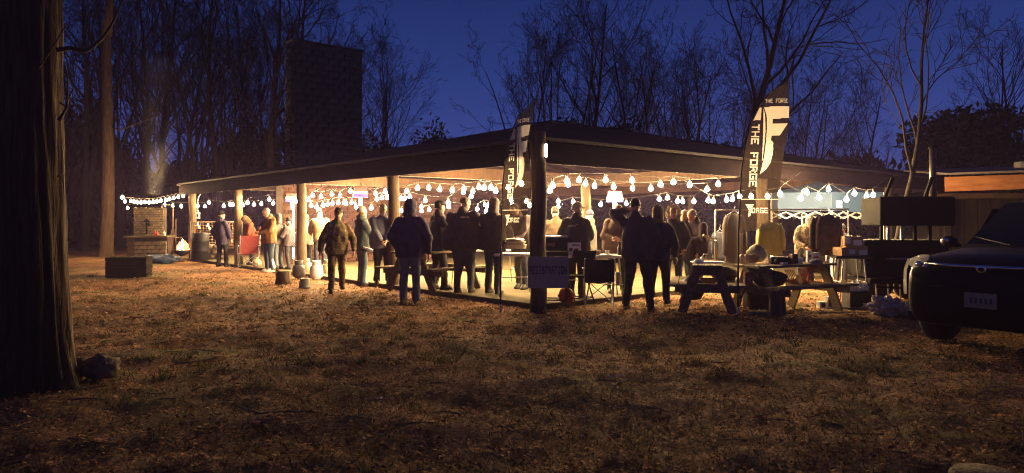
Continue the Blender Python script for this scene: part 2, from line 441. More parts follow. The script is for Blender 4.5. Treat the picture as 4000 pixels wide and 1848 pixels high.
M_BRUSH = ramp_mat('winter_brush_twigs', [(.3, (.014, .011, .008)), (.7, (.038, .028, .021))], 3, island=.6, bump=0)
def leaf_cloud(name, centres, radii, n, size, m, seed, up=0.0):
    rg = np.random.RandomState(seed); k = rg.randint(0, len(centres), n)
    d = rg.normal(size=(n, 3)); d /= np.linalg.norm(d, axis=1)[:, None]
    rad = rg.rand(n) ** .45
    c = np.asarray(centres)[k] + d * rad[:, None] * np.asarray(radii)[k]
    c[:, 2] = np.maximum(c[:, 2], .02)
    u = rg.normal(size=(n, 3)); u[:, 2] += up * np.sign(u[:, 2]); u /= np.linalg.norm(u, axis=1)[:, None]
    w = np.cross(u, rg.normal(size=(n, 3))); w /= np.linalg.norm(w, axis=1)[:, None]
    s = size * rg.uniform(.5, 1.3, n)[:, None]
    v = np.stack([c - u*s, c - w*s*.4, c + u*s, c + w*s*.4], 1).reshape(-1, 3)
    return np_mesh(name, v, np.arange(n*4).reshape(n, 4), m)
def build_far_woods():
    rg = np.random.RandomState(11); cs, rs = [], []
    for i in range(260):
        a = R(rg.uniform(-48, 46)); d = rg.uniform(46, 60)
        t = math.degrees(a)
        top = 4.2 + 1.5*math.sin(t*.55) + rg.uniform(-.8, 1.0) + (2.2 if t < -12 else 0) + (-1.0 if -12 < t < -1 else 0)
        cs.append((d*math.sin(a), d*math.cos(a), top*.45)); rs.append((rg.uniform(1.2, 2.4), rg.uniform(1.2, 2.2), top*.55))
    me = leaf_cloud('far_woodland', cs, rs, 120000, .30, M_BRUSH, 5, up=1.2)
    tag(link('far_woodland', me), kind='stuff')
build_far_woods()
# ------------------------------------------------------------------ trees
def rand_perp(d, rg):
    q = Vector(rg.normal(size=3)); q -= d * q.dot(d); return q.normalized()
class TB:
    """tapered branch segments collected into arrays"""
    def __init__(s, sides): s.v = []; s.f = []; s.n = sides; s.o = 0
    def branch(s, pts, rads, sides=None):
        n = sides or s.n; ref = None
        for i, p in enumerate(pts):
            d = (pts[min(i+1, len(pts)-1)] - pts[max(i-1, 0)])
            d = d.normalized() if d.length > 1e-9 else Vector((0, 0, 1))
            if ref is None: ref = d.orthogonal().normalized()
            ref = (ref - d*ref.dot(d)).normalized(); e = d.cross(ref)
            for k in range(n):
                t = 2*math.pi*k/n; c, q = math.cos(t)*rads[i], math.sin(t)*rads[i]
                s.v.append((p.x + ref.x*c + e.x*q, p.y + ref.y*c + e.y*q, p.z + ref.z*c + e.z*q))
        for i in range(len(pts)-1):
            for k in range(n):
                k2 = (k+1) % n; s.f.append((s.o+i*n+k, s.o+i*n+k2, s.o+(i+1)*n+k2, s.o+(i+1)*n+k))
        s.o += n*len(pts)
def grow(seed, H, r0, lean=(0, 0), fork=None, spread=.55, first=.3, levels=4, kids=(9, 6, 6, 5), up=.35, stems=1):
    """returns (trunk arrays, crown arrays); H height, r0 trunk radius, spread = branch angle"""
    rg = np.random.RandomState(seed); T = TB(9); Cn = TB(3)
    def walk(p, d, L, nseg, wig, upf):
        pts = [p.copy()]
        for i in range(nseg):
            d = (d + rand_perp(d, rg)*wig + Vector((0, 0, upf))).normalized()
            p = p + d*(L/nseg); pts.append(p.copy())
        return pts
    def rec(p, d, L, r, lev):
        nseg = (8, 6, 5, 4, 3)[min(lev, 4)]
        pts = walk(p, d, L, nseg, (.08, .20, .26, .30, .3)[min(lev, 4)], up*(.12 if lev == 0 else .16))
        tip = .18 if lev < 2 else .3
        rads = [r*(1-(1-tip)*i/nseg) for i in range(nseg+1)]
        if lev == 0:
            rads[0] *= 1.25; T.branch(pts, rads, 9)
        else: Cn.branch(pts, rads, 5 if lev == 1 else 3)
        if lev >= levels: return
        nk = kids[min(lev, len(kids)-1)]
        lo = first if lev == 0 else .22
        for j in range(nk):
            t = lo + (1-lo)*(j + rg.uniform(.1, .9))/nk; t = min(t, .985)
            x = t*nseg; i = int(x); fr = x-i
            q = pts[i].lerp(pts[i+1], fr); dd = (pts[i+1]-pts[i]).normalized()
            ang = spread*rg.uniform(.7, 1.35)
            nd = (dd*math.cos(ang) + rand_perp(dd, rg)*math.sin(ang)).normalized()
            rr = rads[i]*(1-fr)+rads[i+1]*fr
            l2 = L*(.62 if lev == 0 else .52)*rg.uniform(.65, 1.15)*(1.12-.62*t if lev == 0 else 1.1-.5*t)
            rec(q, nd, l2, max(rr*rg.uniform(.42, .66), .0088), lev+1)
    for sidx in range(stems):
        a = 2*math.pi*sidx/max(1, stems) + .6
        off = Vector((math.cos(a), math.sin(a), 0))*(.25 if stems > 1 else 0)
        d = Vector((lean[0] + (off.x*1.1 if stems > 1 else 0), lean[1] + off.y*.8, 1)).normalized()
        rec(off*.8, d, H*rg.uniform(.85, 1), r0*(1 if stems == 1 else .7), 0)
    return T, Cn
M_BARK = ramp_mat('tree_bark', [(.3, (.012, .008, .006)), (.7, (.036, .024, .017))], 5, stretch=(5, 5, .8), bump=.7, bscale=14)
M_TWIG = ramp_mat('bare_twigs', [(.3, (.012, .009, .007)), (.7, (.03, .021, .015))], 4, bump=0)
def tb_mesh(name, tb, m, smooth=True):
    return np_mesh(name, tb.v, tb.f, m, smooth)
VAR = {}
for key, kw in {
    'tall': dict(seed=1, H=15, r0=.18, spread=.62, kids=(12, 6, 6, 5)),
    'broad': dict(seed=2, H=12, r0=.20, spread=.72, first=.25, kids=(11, 7, 6, 5)),
    'multi': dict(seed=3, H=11, r0=.14, spread=.62, stems=3, kids=(8, 5, 5, 4), first=.2),
    'lean': dict(seed=4, H=10, r0=.14, spread=.62, lean=(.42, 0), kids=(10, 6, 6, 5), first=.28),
    'vase': dict(seed=5, H=12, r0=.16, spread=.60, kids=(9, 6, 5, 4), first=.18, up=.45, stems=2),
    'slim': dict(seed=6, H=13, r0=.12, spread=.55, kids=(12, 5, 5, 5), first=.35),
}.items():
    T, Cn = grow(**kw); VAR[key] = (tb_mesh('trunk', T, M_BARK), tb_mesh('crown', Cn, M_TWIG))
GW = 'bare trees of the wood behind the pavilion'
def tree(kind, px, d, scale, rz, label, sx=1.0, group=GW, dz=0.0):
    x = (px-2000)/F*d
    t = thing('bare_tree', label, 'tree', (x, d, dz), R(rz), group); t.scale = (scale*sx, scale*sx, scale)
    for nm, me in zip(('trunk', 'crown'), VAR[kind]): link(nm, me, t)
    return t
# right of the gap in the wood, from left to right
tree('slim', 1905, 52, .52, 40, 'slender bare sapling at the left rim of the trees beside the left flag')
tree('multi', 2120, 40, 1.06, 20, 'bare many-stemmed tree behind the left flag, edging the open sky')
tree('vase', 2235, 41, 1.12, 75, 'bare tree with upright forked stems above the corner post')
tree('multi', 2390, 43, 1.18, 130, 'bare tangle of stems between the corner post and the tall forked tree')
tree('vase', 2475, 39, 1.08, 200, 'bare fine-twigged tree above the middle of the right eave')
tree('lean', 2560, 42, 1.12, 10, 'bare tree leaning right over the middle of the right eave')
tree('multi', 2690, 44, 1.05, 260, 'low bare thicket tree left of the trunk behind the right flag')
tree('broad', 2905, 33, 1.28, 150, 'big bare tree with wide limbs rising behind the right flag')
tree('vase', 2790, 46, 1.05, 300, 'bare tree in the back row left of the right flag')
tree('lean', 2800, 36, 1.10, -12, 'bare tree leaning right behind the right flag tip')
tree('vase', 3180, 36, .80, 15, 'bare forked tree right of the right flag, stems fanning out')
tree('lean', 3265, 37, .88, 8, 'bare leaning tree between the right flag and the smoker')
tree('multi', 3060, 42, .70, 90, 'small bare tree low behind the right flag edge')
tree('slim', 3330, 48, .62, 60, 'thin bare tree far behind the right end of the roof')
tree('slim', 3860, 36, .84, 20, 'bare tree above the shed, left one of its pair')
tree('tall', 3960, 38, .78, 210, 'bare tree above the shed at the right picture edge')
tree('multi', 3760, 44, .72, 50, 'bare thicket behind the shed and the dark evergreen')
# small far trees in the gap
tree('vase', 1700, 60, .62, 30, 'small far bare tree standing low in the open gap of sky')
tree('multi', 1610, 58, .55, 80, 'small far bare bush-like tree right of the chimney')
tree('slim', 1800, 62, .40, 10, 'tiny far bare tree in the middle of the sky gap')
# left of the gap
tree('slim', 1510, 44, .82, 100, 'bare slim tree just right of the chimney')
tree('vase', 1400, 42, .98, 140, 'bare tree half hidden by the right side of the chimney')
tree('broad', 1075, 36, 1.26, 250, 'tall bare tree with a forked reddish trunk left of the chimney')
tree('tall', 1250, 40, 1.10, 10, 'bare tree behind the chimney with limbs reaching over its top')
KIND_WORDS = {'tall': 'tall straight', 'vase': 'upright forked', 'multi': 'many-stemmed', 'slim': 'slender', 'broad': 'wide-limbed', 'lean': 'leaning'}
LEFT_WOOD = [(850, 39, 1.1, 'multi', 77), (770, 43, 1.15, 'slim', 170), (660, 45, 1.3, 'vase', 12), (560, 41, 1.2, 'tall', 250), (300, 43, 1.3, 'multi', 33), (935, 43, 1.15, 'vase', 111), (1000, 45, 1.2, 'slim', 222), (1120, 47, 1.2, 'vase', 15), (1200, 46, 1.15, 'multi', 140), (1330, 47, 1.0, 'slim', 60), (1450, 50, .9, 'tall', 130),
    (880, 41, 1.2, 'tall', 30), (800, 46, 1.25, 'vase', 80), (960, 48, 1.2, 'multi', 200), (700, 42, 1.2, 'slim', 10), (620, 50, 1.4, 'tall', 100), (540, 44, 1.3, 'multi', 140), (470, 40, 1.15, 'broad', 40), (380, 46, 1.4, 'vase', 170), (330, 38, 1.15, 'tall', 220),
    (120, 42, 1.3, 'broad', 15), (10, 36, 1.15, 'slim', 70), (-80, 40, 1.2, 'multi', 60), (1010, 56, 1.35, 'tall', 300), (730, 56, 1.5, 'multi', 20), (1320, 54, 1.0, 'vase', 45), (1150, 52, 1.3, 'slim', 190), (590, 60, 1.6, 'vase', 240), (430, 58, 1.6, 'tall', 330)]
RIGHT_WOOD = [(2050, 46, 1.05, 'slim', 30), (2310, 46, 1.1, 'tall', 64), (2430, 47, 1.1, 'vase', 99), (2630, 41, .95, 'vase', 188), (2850, 44, 1.0, 'multi', 144), (3010, 40, .8, 'multi', 205), (3120, 43, .8, 'vase', 260), (3400, 46, .6, 'vase', 77)]
def where(px):
    for lim, w_ in ((260, 'behind the big foreground trunk'), (500, 'beside the orange lit trunk'), (720, 'behind the grill smoke'), (960, 'over the left roof end'), (1500, 'next to the chimney'), (2120, 'above the left flag'), (2480, 'above the corner post side'), (2880, 'above the middle right eave'), (3150, 'beside the right flag')):
        if px < lim: return w_
    return 'above the right roof end'
from collections import defaultdict
def wood(lst):
    g = defaultdict(list)
    for it in lst: g['%s bare tree %s' % (KIND_WORDS[it[3]], where(it[0]))].append(it)
    for lab, its in g.items():
        its.sort()
        for j, (px, d, s_, k, rz) in enumerate(its):
            tree(k, px, d, s_, rz, lab + ('' if len(its) == 1 else ', ' + (('left', 'right') if len(its) == 2 else ('leftmost', 'middle', 'right', 'rightmost'))[j] + ' one') + ' in the back rows')
wood(LEFT_WOOD); wood(RIGHT_WOOD)
# nearer trees with bark of their own
M_BARK3 = ramp_mat('dark_furrowed_bark', [(.3, (.022, .013, .008)), (.7, (.085, .052, .029))], 4, stretch=(7, 7, .6), bump=.9, bscale=9)
def plain_trunk(name, label, px, py, d, r0, r1, H, m, limbs=(), seed=0, lean=(0, 0), root=1.5, sides=28, ridge=.03, cat='tree'):
    base = P(px, py, d); base.z = 0
    t = thing(name, label, cat, base)
    mb = MB(); vs, fs = [], []; rg = np.random.RandomState(seed)
    nz_ = max(40, int(H*14)); ph = rg.rand(sides)*6
    for i in range(nz_+1):
        z = -.25 + (H+.25)*i/nz_; tt = max(0, z)/H
        r = r0*(1-tt)+r1*tt
        r *= 1 + (root-1)*math.exp(-max(z, 0)/.28)
        cx, cyy = lean[0]*tt + .05*math.sin(z*.7+seed), lean[1]*tt + .04*math.cos(z*.9+seed)
        for k in range(sides):
            th = 2*math.pi*k/sides
            rid = ridge*r0*(abs(math.sin(th*9 + .9*math.sin(z*1.7+ph[k % 5]) + .5*noise.noise(Vector((th*2, z*2, seed))))) * 2 - 1)
            flare = 1 + .22*math.exp(-max(z, 0)/.25)*math.cos(th*4+1)
            rn = rid + .05*r0*noise.noise(Vector((math.cos(th)*2, math.sin(th)*2, z*2.2+seed)))
            vs.append((cx+(r*flare+rn)*math.cos(th), cyy+(r*flare+rn)*math.sin(th), z))
    for i in range(nz_):
        for k in range(sides):
            k2 = (k+1) % sides; fs.append((i*sides+k, i*sides+k2, (i+1)*sides+k2, (i+1)*sides+k))
    mb.add(vs, fs); mb.build('trunk', m, t, True)
    for pts, ra in limbs:
        b = MB(); b.tube(pts, ra, 7); b.build('branch', m, t, True)
    return t
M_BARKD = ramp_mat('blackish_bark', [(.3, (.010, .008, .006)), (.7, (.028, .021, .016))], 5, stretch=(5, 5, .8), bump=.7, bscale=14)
M_BARK2 = ramp_mat('furrowed_bark', [(.3, (.06, .042, .028)), (.7, (.20, .145, .095))], 4, stretch=(7, 7, .6), bump=.9, bscale=9)
k = 6.3/F
def LB(px, py, d=6.2): p = P(px, py, d); b = P(128, 1500, 6.3); return (p.x-b.x, p.y-b.y, p.z)
plain_trunk('big_foreground_tree', 'huge dark foreground trunk with furrowed bark at the left edge', 128, 1500, 6.3, .265, .225, 6.2, M_BARK3, sides=72, root=1.32, ridge=.07, seed=2,
    limbs=[([LB(225, 195), LB(270, 188), LB(330, 200), LB(350, 192), LB(400, 150), LB(440, 90), LB(480, 0), LB(500, -80)], [.022, .02, .017, .015, .012, .010, .008, .006]),
           ([LB(230, 470), LB(255, 430), LB(268, 380), LB(290, 345)], [.016, .012, .008, .004]),
           ([LB(235, 400, 6.1), LB(262, 420, 6.0), LB(266, 300, 6.0), LB(250, 240, 6.05)], [.008, .008, .006, .004]),
           ([LB(150, 270, 6.0), LB(190, 210, 5.95), LB(240, 130, 5.95), LB(262, 90, 5.95)], [.004, .006, .006, .003]),
           ([LB(225, 690), LB(243, 675), LB(244, 710)], [.008, .007, .004])])
plain_trunk('lit_tree', 'tall bare trunk glowing orange between the big tree and the grill', 418, 1000, 28.5, .26, .16, 9.0, M_BARK3, seed=5, root=1.25, sides=36,
    limbs=[([(.1, 0, 5.2), (.6, -.2, 5.0), (1.4, -.2, 5.3), (2.2, -.1, 5.6)], [.04, .03, .02, .01]), ([(-.1, 0, 6), (-.5, .1, 6.8), (-.7, .2, 7.8)], [.05, .03, .015]),
           ([(0, 0, 8.8), (.15, 0, 10.5), (.5, .1, 12.5)], [.19, .12, .05])])
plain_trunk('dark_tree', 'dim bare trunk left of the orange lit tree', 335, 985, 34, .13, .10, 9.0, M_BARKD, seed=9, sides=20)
T_, C_ = grow(seed=23, H=6.6, r0=.072, lean=(.23, 0), spread=.55, first=.38, levels=3, kids=(9, 6, 5), up=.3)
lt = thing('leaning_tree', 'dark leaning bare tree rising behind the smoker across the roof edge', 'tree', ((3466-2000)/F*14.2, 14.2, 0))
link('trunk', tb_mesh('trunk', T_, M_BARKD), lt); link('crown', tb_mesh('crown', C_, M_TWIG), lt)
# evergreens and shrubs
def shrub(name, label, px, d, w, h, n, seed, m=M_BUSH, size=.11, group=None, cat='shrub', stem=True):
    x = (px-2000)/F*d; t = thing(name, label, cat, (x, d, 0), 0, group); rg = np.random.RandomState(seed)
    cs, rs = [], []
    for i in range(14):
        a = rg.uniform(0, 6.28); q = rg.rand()**.5
        z = h*rg.uniform(.25, .82); cs.append((math.cos(a)*q*w*.32, math.sin(a)*q*w*.32, z)); rs.append((w*rg.uniform(.14, .26), w*rg.uniform(.14, .26), h*rg.uniform(.12, .24)))
    link('foliage', leaf_cloud('foliage', cs, rs, n, size, m, seed), t)
    s_ = MB(); s_.tube([(0, 0, -.1), (.05, 0, h*.4), (0, .05, h*.7)], [.09, .06, .02], 7); s_.build('trunk', M_BARK, t)
shrub('evergreen_tree', 'black bulky evergreen behind the shed at the right edge', 3985, 30, 9.5, 6.9, 16000, 31, size=.2, cat='tree')
shrub('evergreen_tree', 'low dark rounded evergreen behind the end of the roof', 3650, 29, 3.2, 4.0, 4000, 32, size=.15, cat='tree')
GB = 'dark shrubs behind the pavilion roof'
for i, (px, d, w, h, wh) in enumerate([(1470, 40, 5, 6.6, 'touching the right edge of the chimney'), (1600, 42, 5, 6.8, 'right of the chimney below the bush-like tree'), (1735, 41, 5, 7.3, 'below the open sky gap, left one'), (1850, 42, 4.5, 7.2, 'below the open sky gap, right one'), (1990, 42, 5, 7.2, 'just left of the left flag'), (2180, 38, 6, 7.2, 'right above the corner post'), (2330, 38, 6, 7.4, 'over the roof peak right of the corner post'), (2480, 39, 6, 7.0, 'over the middle of the right roof slope'), (2640, 40, 6, 6.6, 'midway between roof peak and right flag'), (2790, 41, 6, 6.4, 'left of the right flag tip'), (2960, 42, 6, 6.0, 'hidden partly by the right flag')]):
    shrub('evergreen_shrub', 'dark evergreen shrub behind the roof, ' + wh, px, d, w, h, 4200, 40+i, size=.17, group=GB)
# ------------------------------------------------------------------ pavilion (its own axes: x along the right front, y along the left front)
LA, LBK = 17.4, 19.0
M_CONC = ramp_mat('worn_concrete', [(.3, (.055, .043, .019)), (.7, (.125, .100, .046))], 2.2, bump=.25, bscale=40)
M_ROOF = ramp_mat('weathered_roofing', [(.3, (.02, .017, .018)), (.7, (.040, .032, .032))], 3, stretch=(1, 1, 1), bump=.5, bscale=18, spec=.05)
M_FASCIA = ramp_mat('dark_fascia_board', [(.3, (.008, .006, .0065)), (.7, (.018, .013, .013))], 2, stretch=(1, 1, 8), bump=.25, spec=.02)
M_DECK = ramp_mat('ceiling_boards', [(.3, (.06, .037, .014)), (.7, (.19, .125, .045))], 3, stretch=(1.2, 9, 1), bump=.3)
pav = thing('pavilion', 'long open timber pavilion with a low dark roof, lit by bulb strings', 'pavilion', PC, PA)
def pv(): return MB()
s_ = pv(); s_.box((LA/2-.1, LBK/2-.1, SLAB/2-.15), (LA+.0, LBK+.0, SLAB+.3), ch=.015); s_.build('floor_slab', M_CONC, pav)
ZE, PIT = 2.70, math.tan(R(12.5)); OH = .28; A1, B1 = LA+.1, LBK+.1
HW = (A1+OH)/2                       # half width of the hip roof
def roof_z(a, b): return ZE + PIT*min(a+OH, A1-a, b+OH, B1-b)
pk = ZE + PIT*HW; c0, c1 = (-OH+HW), (B1-HW)
def hip(z0, name, m, inset=0.):
    q = MB(); E = [(-OH+inset, -OH+inset, z0), (A1-inset, -OH+inset, z0), (A1-inset, B1-inset, z0), (-OH+inset, B1-inset, z0)]
    r0, r1 = (c0, c0, z0+PIT*(HW-inset)), (c0, c1, z0+PIT*(HW-inset))
    q.add(E + [r0, r1], [(0, 1, 4), (1, 2, 5, 4), (2, 3, 5), (3, 0, 4, 5)]); return q.build(name, m, pav)
hip(ZE+.06, 'roof', M_ROOF)
hip(ZE-.02, 'ceiling', M_DECK, .03)
cap = MB()                             # metal drip edge and hip caps
for p0, p1 in (((-OH, -OH), (A1, -OH)), ((A1, -OH), (A1, B1)), ((A1, B1), (-OH, B1)), ((-OH, B1), (-OH, -OH))):
    cap.beam((*p0, ZE+.045), (*p1, ZE+.045), .05, .05)
cap.build('drip_edge', mat('dull_drip_edge', (.02, .017, .017), .6, .2, 4, metal=.0), pav)
cap = MB(); cap.beam((-OH, -OH, ZE+.08), (c0, c0, pk+.08), .22, .03); cap.beam((A1, -OH, ZE+.08), (c0, c0, pk+.08), .22, .03); cap.beam((c0, c0, pk+.085), (c0, c1, pk+.085), .22, .03)
cap.build('hip_cap', M_ROOF, pav)
rg = np.random.RandomState(21)
def fascia_run(p0, p1, n):
    p0, p1 = Vector(p0), Vector(p1)
    for i in range(n):
        q0 = p0.lerp(p1, i/n); q1 = p0.lerp(p1, (i+1)/n - .0006); dz = rg.uniform(-.012, .012)
        MB().beam(q0+Vector((0, 0, dz)), q1+Vector((0, 0, dz*.3)), .045, .34).build('fascia_board', M_FASCIA, pav)
fascia_run((-.22, -.20, 2.535), (-.22, LBK, 2.535), 5)
fascia_run((-.20, -.22, 2.535), (LA, -.22, 2.535), 5)
fascia_run((LA+.04, -.20, 2.535), (LA+.04, LBK, 2.535), 4)
# posts
PR = .125
def post(a, b, zt=2.46, r=PR):
    q = MB(); n = 9; pts = [(a + .012*math.sin(i*1.3+a), b + .012*math.cos(i*1.7+b), -.1 + (zt+.1)*i/n) for i in range(n+1)]
    q.tube(pts, [r*(1.04-.06*i/n) for i in range(n+1)], 18); return q.build('post', M_POST, pav, True)
post(-.36, -.36, 2.83)
for b in (4.58, 9.16, 13.74, 18.3): post(.02, b)
for a in (6.84, 13.68, 17.0): post(a, .02)
post(5.9, 4.58); post(17.0, 9.2); post(17.0, 18.3); post(11.5, 18.3); post(5.9, 18.3)
# beams and rafters
def bm(name, p0, p1, w, h, m=M_BEAM): return MB().beam(p0, p1, w, h).build(name, m, pav)
bm('eave_beam', (.02, .3, 2.535), (.02, 18.6, 2.535), .14, .22); bm('eave_beam', (.3, .02, 2.535), (17.2, .02, 2.535), .14, .22)
for b in (4.58, 9.16, 13.74): bm('tie_beam', (.1, b, 2.52), (17.2, b, 2.52), .14, .26)
bm('tie_beam', (5.9, .1, 2.50), (5.9, 18.6, 2.50), .13, .24); bm('tie_beam', (11.6, .1, 2.50), (11.6, 18.6, 2.50), .13, .24)
def sl(a, b): return roof_z(a, b) - .12
for i in range(1, 15):
    a = i*1.15; e = min(a, A1-a, HW-.2) 
    bm('rafter', (a, -.1, sl(a, -.1)), (a, e, sl(a, -.1)+PIT*(e+.1)), .06, .20)
for i in range(1, 17):
    b = i*1.15; e = min(b, B1-b, HW-.2)
    bm('rafter', (-.1, b, sl(-.1, b)), (e, b, sl(-.1, b)+PIT*(e+.1)), .06, .20)
for i in range(1, 17):
    b = i*1.15; e = min(b, B1-b, HW-.2)
    bm('rafter', (A1-.1, b, ZE+PIT*.1-.12), (A1-e, b, ZE+PIT*e-.12), .06, .20)
for a in (2.2, 4.1): bm('purlin', (a, a+.2, sl(a, 9)-.10), (a, 17, sl(a, 9)-.10), .1, .06)
for b in (1.7, 3.2): bm('purlin', (b+.3, b, sl(9, b)-.10), (16, b, sl(9, b)-.10), .1, .06)
bm('hip_rafter', (0, 0, ZE-.07), (c0, c0, pk-.12), .08, .2)
# ------------------------------------------------------------------ brick fireplace with its chimney through the roof
def brick_face(parent, origin, ux, uz_n, wall_w, wall_h, bw, bh, depth, mats, seed, nrm, name='brick'):
    """real bricks laid in a running bond on a face; shared meshes"""
    rg = np.random.RandomState(seed); meshes = []
    for mi, m in enumerate(mats):
        for v in range(2):
            q = MB(); q.box((0, 0, 0), (bw*.93, depth, bh*.86), ch=.008); meshes.append(q.mesh(name, m))
    ux = Vector(ux); nrm = Vector(nrm); ang = math.atan2(ux.y, ux.x); cnt = 0
    nr = int(wall_h/bh)
    for r_ in range(nr):
        off = (r_ % 2)*.5*bw; x = -off
        while x < wall_w - .02:
            x0, x1 = max(0, x), min(wall_w, x+bw)
            if x1 - x0 > bw*.3:
                o = link(name, meshes[rg.randint(len(meshes))], parent)
                o.location = Vector(origin) + ux*((x0+x1)/2) + nrm*rg.uniform(-.006, .012) + Vector((0, 0, (r_+.5)*bh))
                o.rotation_euler = (rg.uniform(-.02, .02), rg.uniform(-.012, .012), ang)
                o.scale = ((x1-x0)/bw, 1, 1); cnt += 1
            x += bw
    return cnt
fp = thing('brick_fireplace', 'wide brick fireplace inside the pavilion with a tall square chimney above the roof', 'fireplace', PC, PA)
q = MB(); q.box((4.5, 12.95, 1.33), (7.0, .5, 2.5)); q.build('wall_core', M_MORTAR, fp)
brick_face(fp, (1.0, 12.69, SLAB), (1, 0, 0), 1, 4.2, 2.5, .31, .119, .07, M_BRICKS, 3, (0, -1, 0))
q = MB(); rg = np.random.RandomState(6)
for r_ in range(21):
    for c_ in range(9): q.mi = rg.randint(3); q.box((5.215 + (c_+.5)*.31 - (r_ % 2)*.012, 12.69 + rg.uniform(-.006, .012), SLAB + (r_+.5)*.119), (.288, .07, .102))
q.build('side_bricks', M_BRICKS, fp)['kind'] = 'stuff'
M_CHIM = ramp_mat('sooty_chimney_render', [(.3, (.05, .05, .042)), (.7, (.095, .092, .075))], 3, bump=.8, bscale=14)
def chimney():
    q = MB(); rg = np.random.RandomState(4); n = 26; vs, fs = [], []
    xs = np.linspace(1.34, 3.70, 14); ys = np.linspace(12.68, 13.18, 5)
    loop = [(x, ys[0]) for x in xs] + [(xs[-1], y) for y in ys[1:]] + [(x, ys[-1]) for x in xs[::-1][1:]] + [(xs[0], y) for y in ys[::-1][1:-1]]
    m = len(loop)
    for i in range(n+1):
        z = 2.6 + (7.05-2.6)*i/n
        for x, y in loop: vs.append((x+rg.uniform(-.03, .03), y+rg.uniform(-.03, .03), z+(rg.uniform(-.05, .05) if i == n else rg.uniform(-.02, .02))))
    for i in range(n):
        for k in range(m): k2 = (k+1) % m; fs.append((i*m+k, i*m+k2, (i+1)*m+k2, (i+1)*m+k))
    fs.append(tuple(n*m+k for k in range(m))); q.add(vs, fs)
    q.build('chimney', M_CHIM, fp)
    q = MB(); q.box((2.52, 12.93, 7.05), (2.46, .60, .07), ch=.02); q.build('chimney_cap', M_CHIM, fp)
chimney()
M_CHIM2 = ramp_mat('sooty_chimney_stone', [(.3, (.04, .039, .034)), (.7, (.085, .08, .067))], 3, bump=.8, bscale=22)
brick_face(fp, (1.36, 12.66, 2.75), (1, 0, 0), 1, 2.32, 4.22, .37, .205, .09, [M_CHIM, M_CHIM2], 14, (0, -1, 0), 'stone')
brick_face(fp, (1.32, 13.16, 2.75), (0, -1, 0), 1, .46, 4.22, .25, .205, .09, [M_CHIM, M_CHIM2], 15, (-1, 0, 0), 'stone')
rgi = np.random.RandomState(9)
ivm = leaf_cloud('ivy', [(1.28, 12.75, 3.4), (1.28, 12.8, 4.0), (1.27, 12.8, 4.7), (1.3, 12.9, 5.6), (1.3, 12.9, 6.4)], [(.12, .3, .45)]*3 + [(.08, .25, .5)]*2, 900, .075, ramp_mat('ivy_leaves', [(.3, (.06, .05, .025)), (.7, (.17, .13, .06))], 3, island=.6, bump=0), 77)
iv = thing('ivy_vine', 'dry ivy climbing the left edge of the chimney', 'vine', PC, PA); link('leaves', ivm, iv)
q = MB(); q.tube([(1.30, 12.68, 2.95), (1.26, 12.72, 4.2), (1.30, 12.74, 5.4), (1.29, 12.8, 6.6)], [.025, .02, .014, .006], 6); q.build('stem', M_BARK, iv)
# ------------------------------------------------------------------ outdoor stone grill at the far left
gp = P(575, 1022, 24.8); gp.z = 0
gr = thing('stone_grill', 'tan stone outdoor grill with a raised back wall at the far left', 'grill', gp, R(8))
q = MB(); q.box((0.02, .35, .42), (1.28, .66, .84)); q.box((-.10, .62, 1.35), (1.0, .26, 1.06)); q.build('core', M_MORTAR, gr)
brick_face(gr, (-.42, -.01, .02), (1, 0, 0), 1, 1.06, .84, .265, .14, .08, M_STONES, 6, (0, -1, 0))
brick_face(gr, (-.60, .46, .90), (1, 0, 0), 1, .98, 1.0, .125, .083, .07, M_STONES, 7, (0, -1, 0))
brick_face(gr, (-.63, .9, .02), (0, -1, 0), 1, .9, .84, .3, .14, .06, M_STONES, 8, (-1, 0, 0))
q = MB(); q.box((0.02, .22, .875), (1.42, .9, .06), ch=.012); q.build('counter_slab', M_CONC, gr)
q = MB(); q.beam((-.62, -.04, .3), (-.42, -.04, .3), .05, .62); q.box((-.53, .2, .42), (.24, .5, .80)); q.build('side_cheek', M_WOOD_DARK, gr)
# ------------------------------------------------------------------ small shed at the right edge
M_UNLIT_BOARD = ramp_mat('unlit_black_boards', [(.3, (.006, .005, .004)), (.7, (.016, .012, .009))], 5, stretch=(5, 5, .8), bump=.5, spec=.05)  # near-black tone stands in for unlit darkness on shed and crate
sh = thing('shed', 'small timber shed with an orange lit eave board at the right edge', 'shed', P(3900, 860, 17.5).xy.to_3d(), R(-10))
M_ORW = ramp_mat('orange_stained_board', [(.3, (.26, .10, .035)), (.7, (.42, .18, .065))], 2.5, stretch=(1, 1, 7), bump=.3)
for i in range(14):
    q = MB(); q.box((-.95+i*.3, .65, .98), (.285, .05, 1.98)); q.build('wall_board', M_UNLIT_BOARD, sh)
q = MB(); q.box((1.0, 1.6, .98), (4.1, 1.8, 1.96)); q.build('wall', M_UNLIT_BOARD, sh)
q = MB(); q.beam((-1.15, .12, 2.34), (3.4, .12, 2.46), .05, .36); q.build('eave_board', M_ORW, sh)
q = MB(); q.beam((-1.25, .30, 2.05), (3.4, .30, 2.06), .09, .13); q.build('header_beam', M_BEAM, sh)
q = MB(); q.add([(-1.2, -.1, 2.56), (3.5, -.1, 2.68), (3.5, 2.8, 2.95), (-1.2, 2.8, 2.83), (-1.2, -.1, 2.61), (3.5, -.1, 2.73), (3.5, 2.8, 3.0), (-1.2, 2.8, 2.88)],
   [(0, 1, 2, 3), (4, 5, 6, 7), (0, 1, 5, 4), (1, 2, 6, 5), (2, 3, 7, 6), (3, 0, 4, 7)]); q.build('roof', mat('shed_roof_felt', (.16, .13, .10), .9, .3, 4, bump=.4), sh)
